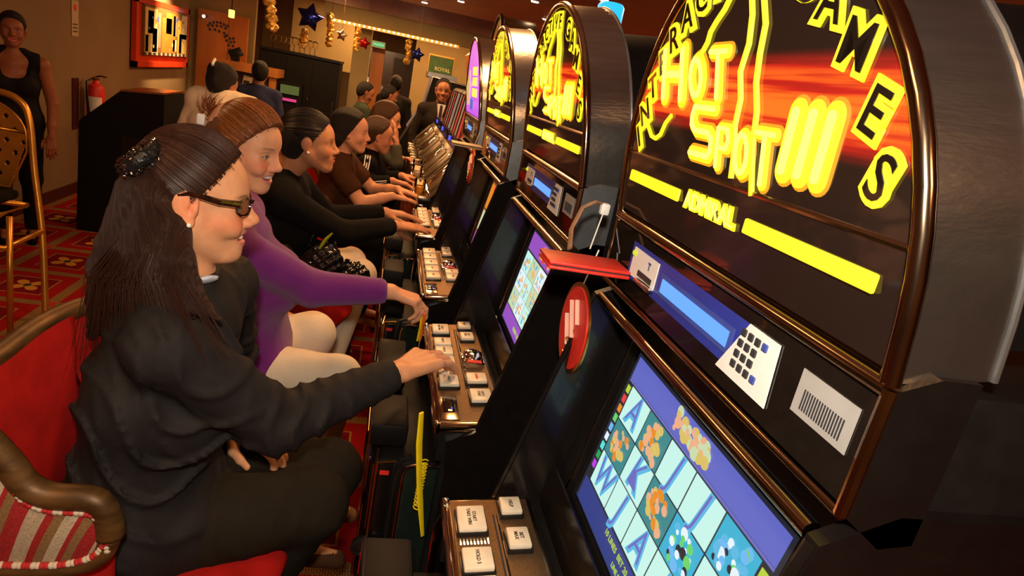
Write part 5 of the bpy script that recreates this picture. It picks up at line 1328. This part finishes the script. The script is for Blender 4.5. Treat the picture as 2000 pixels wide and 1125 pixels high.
# ------------------------------------------------------------------ gold bar stool with perforated back
t = thing('bar_stool', 'gold metal bar stool with perforated back at the left edge', 'bar stool', (-2.1, 3.8, 0))
GOLD = mat('gold_paint', (.70, .33, .05), .32, .75, noise=.15, nscale=15)
fr_ = spl([(.385, -.10, .01), (.33, 0, .45), (.27, .06, .80), (.235, .09, 1.08), (.17, .10, 1.17), (.05, .10, 1.19), (-.10, .10, 1.19), (-.22, .10, 1.17), (-.29, .09, 1.08), (-.33, .06, .8), (-.39, 0, .45), (-.44, -.10, .01)], 6)
MB().tube([tuple(p) for p in fr_], .017, 10).build('back_frame', GOLD, t, 'all')
mb = MB(); nx, nz = 90, 96
holes = [(-.42 + .085 * i + (.042 if j % 2 else 0), .76 + j * .062) for i in range(9) for j in range(7)]
idx = {}
def bv(i, j):
    if (i, j) not in idx:
        idx[(i, j)] = len(mb.v); x = -.29 + .52 * i / nx; z = .69 + .46 * j / nz
        mb.v.append((x, .075 + .03 * math.cos(x * 4) * 0 - ((x + .03) / .27) ** 2 * .03 + .02, z))
    return idx[(i, j)]
for i in range(nx):
    for j in range(nz):
        x = -.29 + .52 * (i + .5) / nx; z = .69 + .46 * (j + .5) / nz
        if ((x + .03) / .262) ** 2 + ((z - .98) / .175) ** 2 > 1 and z > .98: continue
        if z < .93 and abs(x + .03) > .255 - (.93 - z) * .35: continue
        if abs(z - 1.0) < .006: continue
        if any((x - hx) ** 2 + (z - hz) ** 2 < .0115 ** 2 for hx, hz in holes): continue
        mb.f.append((bv(i, j), bv(i + 1, j), bv(i + 1, j + 1), bv(i, j + 1)))
o = mb.build('perforated_back', GOLD, t, 'all'); md = o.modifiers.new('s', 'SOLIDIFY'); md.thickness = .004
MB().tube([(.235, .085, 1.0), (-.29, .085, 1.0)], .007, 8).build('back_bar', GOLD, t, 'all')
def py_(x): return .095 - ((x + .03) / .27) ** 2 * .03
rim_ = [(-.03 + .262 * math.cos(a), py_(-.03 + .262 * math.cos(a)), .98 + .175 * math.sin(a)) for a in [PI * k_ / 20 for k_ in range(21)]]
MB().tube([(.14, py_(.14), .69), (.232, py_(.232), .90)] + rim_ + [(-.29, py_(-.29), .90), (-.20, py_(-.20), .69)], .006, 8, True).build('plate_edge', GOLD, t, 'all')
MB().rbox((-.03, -.12, .66), (.44, .40, .05), .02).build('seat', BLK2, t, True)
MB().tube([(.27, -.02, .63), (-.33, -.02, .63), (-.33, -.28, .63), (.27, -.28, .63)], .014, 8, True).build('seat_frame', GOLD, t, 'all')
MB().tube([(.33, .0, .49), (.30, -.30, .47), (-.36, -.30, .47), (-.39, 0, .46)], .015, 8).build('foot_rest', GOLD, t, 'all')
for s in (-.36, .31): MB().tube([(s, -.27, .63), (s * 1.05, -.33, .01)], .015, 8).build('leg', GOLD, t, 'all')

# ------------------------------------------------------------------ left wall things
t = thing('podium', 'tall black cabinet with a slanting top standing before the beige wall', 'cabinet', (-2.0, 5.75, 0))
MB().prism([(-.32, 0), (-.30, .86), (-.02, 1.13), (.29, 1.16), (.29, 0)], -.25, .25).build('body', M['black_matte'], t)
MB().prism([(-.02, 1.135), (.29, 1.165), (.29, 1.18), (-.02, 1.15)], -.24, .24).build('top_panel', mat('orange_lit_top', (.45, .17, .07), .25, .6, noise=.2), t)  # orange glow on the cabinet top is put into its base colour
MB().prism([(-.30, .865), (-.02, 1.135), (-.02, 1.143), (-.30, .873)], -.22, .22).build('sloping_lid', M['gloss'], t)
MB().b2(.0, .27, -.253, -.250, .08, .80).build('door', M['black'], t)
# framed picture
t = thing('picture', 'large picture in a deep red frame lit on the beige wall', 'picture', (-2.815, 8.86, 1.54))
FR = mat('red_lacquer', (.62, .045, .012), .3, noise=.15, nscale=5)
for (ya, yb, za, zb) in ((-.92, .92, .30, .36), (-.92, .92, -.37, -.31), (-.92, -.86, -.37, .36), (.86, .92, -.37, .36)):
    MB().b2(0, .05, ya, yb, za, zb).build('frame', FR, t)
MB().b2(0, .02, -.88, .88, -.33, .33).build('mount', FR, t)
MB().b2(.02, .055, -.70, .86, -.235, .295).build('canvas', mat('canvas', (.22, .10, .03), .6, noise=.3), t)
rn = random.Random(9)
pal = {'c1': (.80, .62, .22), 'c2': (.78, .20, .03), 'c3': (.75, .70, .50), 'c4': (.05, .05, .06), 'c5': (.30, .22, .14), 'c6': (.85, .42, .04), 'c7': (.08, .12, .45)}
pm = {k_: mat('paint_' + k_, v, .5, noise=.25, nscale=20) for k_, v in pal.items()}
def patch(c, y0_, y1_, z0_, z1_, d=.0565): MB().b2(.05, d, y0_, y1_, z0_, z1_).build('painted_shape', pm[c], t)
for c, a, b, zz0, zz1 in (('c1', -.68, -.30, -.21, .27), ('c3', -.60, -.42, .0, .24), ('c6', -.67, -.58, -.20, -.02), ('c3', -.45, -.28, -.20, .06), ('c5', -.28, -.18, -.15, .24), ('c2', -.14, .22, -.20, .20), ('c6', .0, .20, .02, .26), ('c1', .05, .16, .06, .20), ('c2', .22, .34, -.20, .26), ('c5', .26, .42, .0, .24),
                          ('c3', .26, .40, -.18, -.04), ('c6', .44, .60, -.21, .20), ('c3', .58, .80, -.02, .27), ('c1', .50, .82, -.20, .04)):
    patch(c, a, b, zz0, zz1)
for q in range(14): patch(rn.choice(['c7', 'c6', 'c2', 'c1']), (a := rn.uniform(-.66, .78)), a + rn.uniform(.03, .07), (b := rn.uniform(-.2, .2)), b + rn.uniform(.02, .05), .058)
for q in range(20): patch('c3' if q % 2 else 'c4', -.70 + q * .077, -.66 + q * .077, -.235, -.205, .0585)
light('picture_light', 'SPOT', (-2.25, 8.7, 2.42), 360, (1, .66, .30), .05, (-2.85, 8.95, 1.45), 62, .8)
t = thing('wall_notice', 'white paper notice with a red round symbol on the beige wall', 'notice', (-2.827, 6.69, 1.56))
MB().b2(0, .003, -.065, .065, -.14, .16).build('paper', mat('notice_paper', (.50, .38, .24), .7, noise=.1), t)
MB().lathe([(.028, 0), (.028, .002)], (.003, .0, .10), 16, Matrix.Rotation(PI / 2, 3, 'Y')).build('symbol', M['redprint'], t)
for q in range(3): MB().b2(.003, .004, -.045, .045, -.045 - q * .03, -.035 - q * .03).build('text_line', M['ink'], t)
# fire extinguisher
t = thing('fire_extinguisher', 'red fire extinguisher with white label hung on the beige wall', 'fire extinguisher', (-2.72, 6.85, .60))
MB().lathe([(.05, 0), (.072, .015), (.075, .04), (.075, .36), (.06, .41), (.03, .43), (.022, .46)], (0, 0, 0), 20).build('cylinder', M['redprint'], t, True)
MB().rbox((0, 0, .475), (.05, .035, .03), .006).build('valve', M['brass'], t, True)
MB().tube([(0, .0, .49), (.05, -.02, .505), (.10, -.03, .50)], .007, 6).build('lever', M['black'], t, True)
MB().tube([(-.02, -.02, .47), (-.04, -.09, .44), (-.03, -.11, .30), (-.01, -.10, .10)], .011, 8).build('hose', M['black'], t, True)
lb = MB()
for q in range(8):
    a0 = -2.1 + q * .2; a1 = a0 + .2
    lb.add([(.0765 * math.cos(a), .0765 * math.sin(a), z) for a, z in ((a0, .10), (a1, .10), (a1, .31), (a0, .31))], [(0, 1, 2, 3)])
lb.build('label', M['white'], t, True)
t2_ = thing('extinguisher_sign', 'narrow dark red backing board on the wall behind the extinguisher', 'sign', (-2.825, 6.75, .82)); MB().b2(0, .004, -.12, .0, -.22, .24).build('board', M['trim'], t2_)

# ------------------------------------------------------------------ reception
t = thing('reception_board', 'orange wood partition with a dotted map of dark dots', 'partition', (-2.39, 9.95, 0))
MB().b2(-.32, .32, .0, .06, 0, 1.955).build('board', M['wood'], t)
MB().b2(.075, .081, -.002, .0, .0, 1.9).build('panel_joint', M['ink'], t)
dots = [(-.15, 1.80), (-.11, 1.82), (-.07, 1.83), (-.03, 1.83), (.01, 1.82), (.05, 1.81), (-.17, 1.77), (-.12, 1.78), (-.07, 1.79), (-.02, 1.79), (.03, 1.78), (-.15, 1.73), (-.09, 1.74), (-.04, 1.73), (.02, 1.72), (.05, 1.70), (.03, 1.68), (.09, 1.67), (.13, 1.68), (.05, 1.64), (.10, 1.63), (.14, 1.64), (.08, 1.59), (.13, 1.59), (.10, 1.54), (.12, 1.50)]
for (a, b) in dots: MB().lathe([(.019, 0), (.019, .004)], (a * 1.1, 0, 1.7 + (b - 1.72) * 1.1), 8, Matrix.Rotation(PI / 2, 3, 'X')).build('map_dot', M['ink'], t)
t = thing('reception_counter', 'orange topped reception counter with dark front behind the blue shirted person', 'counter', (-1.62, 8.1, 0))
MB().b2(-.35, .29, -.02, .44, 1.33, 1.42).build('top', M['wood'], t); MB().b2(-.33, .27, .02, .42, 0, 1.33).build('front', M['darkwood'], t)
MB().b2(.20, .275, .0, .03, .9, 1.33).build('end_panel', M['wood'], t)
t = thing('monitor', 'small dark monitor standing on the reception counter', 'monitor', (-1.83, 8.25, 1.42)); MB().rbox((0, 0, .09), (.15, .03, .10), .01, Matrix.Rotation(-.5, 3, 'Y')).build('screen', M['black'], t, True); MB().b2(-.04, .04, -.04, .04, 0, .05).build('foot', M['black'], t)
t = thing('leaflet_holder', 'pale leaflets leaning on the dark counter front', 'leaflets', (-1.66, 8.108, 1.12)); MB().rbox((0, 0, .08), (.10, .01, .18), .003, Matrix.Rotation(.15, 3, 'Y')).build('holder', mat('leaflet_paper', (.45, .36, .26), .7, noise=.3), t); MB().b2(-.03, .03, -.01, -.006, .05, .12).build('picture', M['darkwood'], t)
t = thing('spot_lamp', 'yellow glowing lamp above the orange partition', 'lamp', (-1.98, 8.6, 1.93)); MB().rbox((0, 0, 0), (.06, .06, .09), .01).build('shade', glow('yellow_lamp', (1, .75, .15), 1.6), t); MB().tube([(0, 0, .04), (0, 0, .57)], .006, 6).build('rod', M['black'], t)
t = thing('spot_lamp', 'bright white spot on the left edge of the partition', 'lamp', (-2.60, 9.80, 1.86)); MB().ball((0, 0, 0), .02, 8).build('bulb', glow('white_spot', (1, .9, .75), 4), t); MB().tube([(0, .02, 0), (0, .25, .02)], .012, 6).build('arm', M['black'], t)
# black bar cabinet with glasses
t = thing('bar_cabinet', 'tall black cabinet with glasses on top in the middle of the hall', 'cabinet', (-1.17, 8.8, 0))
MB().b2(-.47, .47, -.2, .25, 0, 1.62).build('body', M['black_matte'], t)
for q in range(3): MB().b2(-.46 + q * .31, -.155 + q * .31, -.215, -.2, .05, 1.58).build('door', M['black_matte'], t)
for q in range(3): MB().tube([(-.19 + q * .31, -.225, .95), (-.19 + q * .31, -.225, 1.15)], .006, 6).build('handle', M['chrome'], t)
MB().b2(-.48, .48, -.22, .26, 1.62, 1.65).build('top', M['black'], t)
glassm = mat('clear_glass', (1, .97, .92), .0, trans=1., ior=1.12, noise=.02)
def goblet(label, x, y, z, s=1.):
    g = thing('wine_glass', label, 'glass', (x, y, z), 'glasses on the black cabinet'); MB().lathe([(.03 * s, 0), (.03 * s, .003), (.004, .008), (.004, .07 * s)], n=12).build('stem', glassm, g, 'all')
    MB().lathe([(.004, .07 * s), (.03 * s, .10 * s), (.033 * s, .14 * s), (.028 * s, .17 * s), (.027 * s, .17 * s), (.031 * s, .14 * s), (.028 * s, .102 * s), (.003, .074 * s)], n=12).build('bowl', glassm, g, 'all')
for q in range(9):
    goblet('stemmed glass in the row on top of the black bar cabinet', -1.52 + q * .062, 8.72 + .04 * (q % 2), 1.65)
t = thing('arcade_screen', 'dim green display with pink glow between the counter and the black cabinet', 'screen', (-1.48, 7.98, .0)); MB().b2(.16, .40, .25, .5, 0, 1.3).build('case', M['black_matte'], t); MB().b2(.17, .38, .235, .25, 1.17, 1.27).build('display', glow('dim_green', (.10, .14, .03), .6), t); MB().b2(.19, .36, .235, .25, 1.09, 1.12).build('glow_bar', glow('pink_bar', (.9, .05, .25), .7), t)

# ------------------------------------------------------------------ hanging decorations
FOIL = mat('gold_foil', (.95, .58, .12), .30, .6, noise=.35, nscale=30, emit=(.9, .45, .05), es=.0)
def garland(label, x, y, zt, zb, r=.04):
    t = thing('foil_garland', label, 'garland', (x, y, zt)); rn = random.Random(int(zt * 1000 + x * 77)); n = max(4, int((zt - zb) / (r * .85)))
    for q in range(n):
        c = Vector((rn.uniform(-.3, .3) * r, rn.uniform(-.3, .3) * r, -(zt - zb) * (q + .5) / n)); mb = MB()
        for w_ in range(3): mb.rbox(c, (r * rn.uniform(1.2, 1.7), r * rn.uniform(.3, 1.1), r * 1.1), r * .2, Matrix.Rotation(rn.uniform(0, 3), 3, (rn.random(), rn.random(), rn.random())), 1)
        mb.build('foil_twist', FOIL, t)
    MB().tube([(0, 0, 0), (0, 0, ZC - zt - .003)], .002, 5).build('thread', M['brass'], t)
garland('largest gold foil garland at the top, left of the blue star', -.90, 5.0, 2.10, 1.78, .055)
garland('gold foil garland hanging under the blue star', -.80, 6.0, 1.86, 1.71, .038)
garland('gold foil garland right of the blue star', -.65, 6.5, 2.05, 1.77, .042)
garland('gold foil garland beside the red star', -.50, 8.05, 2.06, 1.80, .038)
garland('gold foil garland beside the small blue star', .10, 8.5, 2.06, 1.78, .05)
def star(label, x, y, z, R_, col):
    t = thing('foil_star', label, 'star balloon', (x, y, z)); mb = MB(); pts = []
    for q in range(10):
        a = PI / 2 + q * PI / 5 - .15; r = R_ if q % 2 == 0 else R_ * .56; pts.append((r * math.cos(a), r * math.sin(a)))
    vv = [(p[0], 0, p[1]) for p in pts] + [(p[0] * .55, s * R_ * .26, p[1] * .55) for s in (-1, 1) for p in pts] + [(0, -R_ * .33, 0), (0, R_ * .33, 0)]
    ff = []
    for s in (0, 1):
        b = 10 + s * 10
        for q in range(10): ff += [(q, (q + 1) % 10, b + (q + 1) % 10, b + q), (b + q, b + (q + 1) % 10, 30 + s)]
    mb.add(vv, ff); mb.build('balloon', mat('foil_' + label.split()[1] + str(int(R_ * 100)), col, .16, .85, noise=.1), t, 'all')
    MB().tube([(0, 0, R_ * .9), (0, 0, ZC - z - .003)], .0018, 5).build('thread', M['brass'], t)
star('big blue foil star hanging above the black cabinet', -.745, 5.8, 1.955, .115, (.03, .045, .40))
star('small red foil star hanging before the street window', -.415, 8.0, 1.90, .075, (.65, .02, .03))
star('small blue foil star hanging near the green poster', .20, 8.3, 1.905, .09, (.04, .07, .45))
star('tiny silver foil ornament left of the red star', -.585, 7.0, 1.905, .06, (.75, .6, .4))

# exit sign, poster, car in the street
t = thing('exit_sign', 'green lit exit sign under the beam', 'exit sign', (-.41, 12.9, 2.05))
MB().b2(-.12, .12, 0, .04, -.055, .055).build('case', M['white'], t); MB().b2(-.11, .11, -.004, 0, -.045, .045).build('face', glow('exit_green', (.01, .30, .08), .9), t)
text('lettering', 'SALIDA', .06, (0, -.004, 0), (1, 0, 0), (0, 0, 1), glow('exit_white', (.5, 1, .6), 1.), t, .001, .0)
MB().tube([(0, .02, .055), (0, .02, .60)], .006, 6).build('rod', M['black'], t)
t = thing('poster', 'green and gold framed poster on the olive pillar', 'poster', (.62, 10.28, 1.84))
MB().b2(-.20, .20, 0, .02, -.16, .17).build('frame', M['brass'], t); MB().b2(-.18, .18, -.004, 0, -.14, .15).build('print', mat('green_print', (.03, .12, .03), .5, noise=.4, nscale=10), t)
text('lettering', 'ROYAL', .075, (0.03, -.005, -.03), (1, 0, 0), (0, 0, 1), glow('poster_gold', (.75, .45, .08), .8), t, .001, .001)
t = thing('car', 'silver car parked outside the street window', 'car', (-.75, 16.0, 0))
SIL = mat('silver_paint', (.55, .48, .42), .25, .7, noise=.05, coat=.6)
S = Shape(); S.ell((0, 0, .75), (1.15, .42, .30), None, .05); S.ell((0, 0, .62), (1.25, .40, .26), None, .08); S.ell((-.1, 0, 1.12), (.62, .34, .28), None, .12)
pos, F = S.mesh(.035); np_obj('body', pos, F, SIL, t)
S = Shape(); S.ell((-.1, -.03, 1.17), (.50, .345, .17), None, .05); pos, F = S.mesh(.03); np_obj('side_window', pos, F, M['gloss'], t)
for q in (-.75, .75):
    w_ = MB().lathe([(.28, -.09), (.31, -.07), (.31, .07), (.28, .09)], (q, -.33, .31), 24, Matrix.Rotation(PI / 2, 3, 'X')).build('wheel', M['black'], t, True)
    MB().lathe([(.17, .0), (.16, .03)], (q, -.42, .31), 18, Matrix.Rotation(PI / 2, 3, 'X')).build('hub_cap', M['chrome'], w_, True)
MB().rbox((.98, -.3, .82), (.16, .10, .05), .015).build('tail_light', glow('tail_red', (1, .25, .15), 3), t, True)
light('street_lamp', 'AREA', (-.6, 15.4, 2.45), 60, (1, .72, .42), .6, (-.6, 16.2, 0.6))

# slanted machine at the end of the row, dark side towards us
t = thing('slot_machine', 'slanted machine at the far end with black side and chrome front edge', 'slot machine', (.4, 8.3, 0))
pr = [(.12, 0), (.12, .88), (.20, 1.05), (.36, 1.38), (.41, 1.69), (.85, 1.66), (.85, 0)]
MB().prism([(a - .4, b) for a, b in pr], -.28, .28).build('cabinet', M['black_matte'], t)
MB().tube([(a - .4, -.285, b) for a, b in pr[1:6]], .013, 8).build('edge_trim', M['satin'], t, True)
cols = [glow('far_red', (.35, .05, .02), .6), glow('far_white', (.6, .5, .4), .5), glow('far_dark', (.05, .02, .02), .5)]
for q in range(7):
    for (a, b), (c, d) in zip(pr[2:4], pr[3:5]):
        MB().prism([(a - .408, b), (c - .408, d), (c - .402, d), (a - .402, b)], -.26 + q * .075, -.205 + q * .075).build('lit_strip', cols[(q * 2) % 3], t)
MB().b2(-.05, .3, -.2, .2, 1.685, 1.74).build('top_lamp', M['satin'], t)
light('far_lamp', 'AREA', (-.9, 7.6, 2.42), 10, WARM, .3, (-.9, 7.6, 0))

# ------------------------------------------------------------------ small things on and around the decks
t = thing('handbag', 'black patent quilted handbag with a lime scarf beside the woman in black', 'handbag', (-.19, 2.47, .87))
PAT = mat('black_patent', (.008, .008, .008), .05, coat=1., noise=.2)
rn = random.Random(4)
S = Shape(); S.ell((0, 0, .06), (.085, .05, .10), None, .02); S.ell((.10, .06, .02), (.09, .05, .055), None, .03); pos, F = S.mesh(.006, [], lambda x, y, z: .006 * np.sin(x * 150) * np.sin(z * 150 + y * 90)); np_obj('bag_body', pos, F, PAT, t)
MB().tube([(-.05, 0, .13), (-.04, 0, .19), (.03, 0, .20), (.05, 0, .13)], .006, 8).build('strap', PAT, t, True)
MB().tube([(-.01, -.02, .13), (.01, -.02, .17), (.03, -.015, .195)], [.016, .018, .010], 8, flat=.4).build('scarf', mat('lime_silk', (.42, .48, .03), .5, noise=.2), t, True)
t = thing('ashtray', 'black square ashtray on the deck of the fifth machine', 'ashtray', (.25, 3.60, 1.03))
MB().rbox((0, 0, .012), (.10, .12, .024), .006).build('dish', M['black'], t, True)
def tumbler(label, x, y, z, liq):
    t = thing('tumbler', label, 'glass', (x, y, z)); MB().lathe([(.030, 0), (.034, .10), (.031, .10), (.028, .006), (.001, .005)], n=16).build('glass', glassm, t, 'all')
    MB().lathe([(.027, .008), (.029, .05)], n=14).build('drink', mat('drink_' + label.split()[0], liq, .1, trans=.5, noise=.1), t, 'all')
tumbler('amber drink in a glass near the hands of the woman in brown', .215, 3.80, 1.019, (.85, .45, .02))
tumbler('clear glass on the deck behind the amber drink', .215, 4.38, 1.019, (.6, .55, .5))
tumbler('purple tinted glass beside the youth in the track top', .222, 4.66, 1.019, (.25, .15, .7))
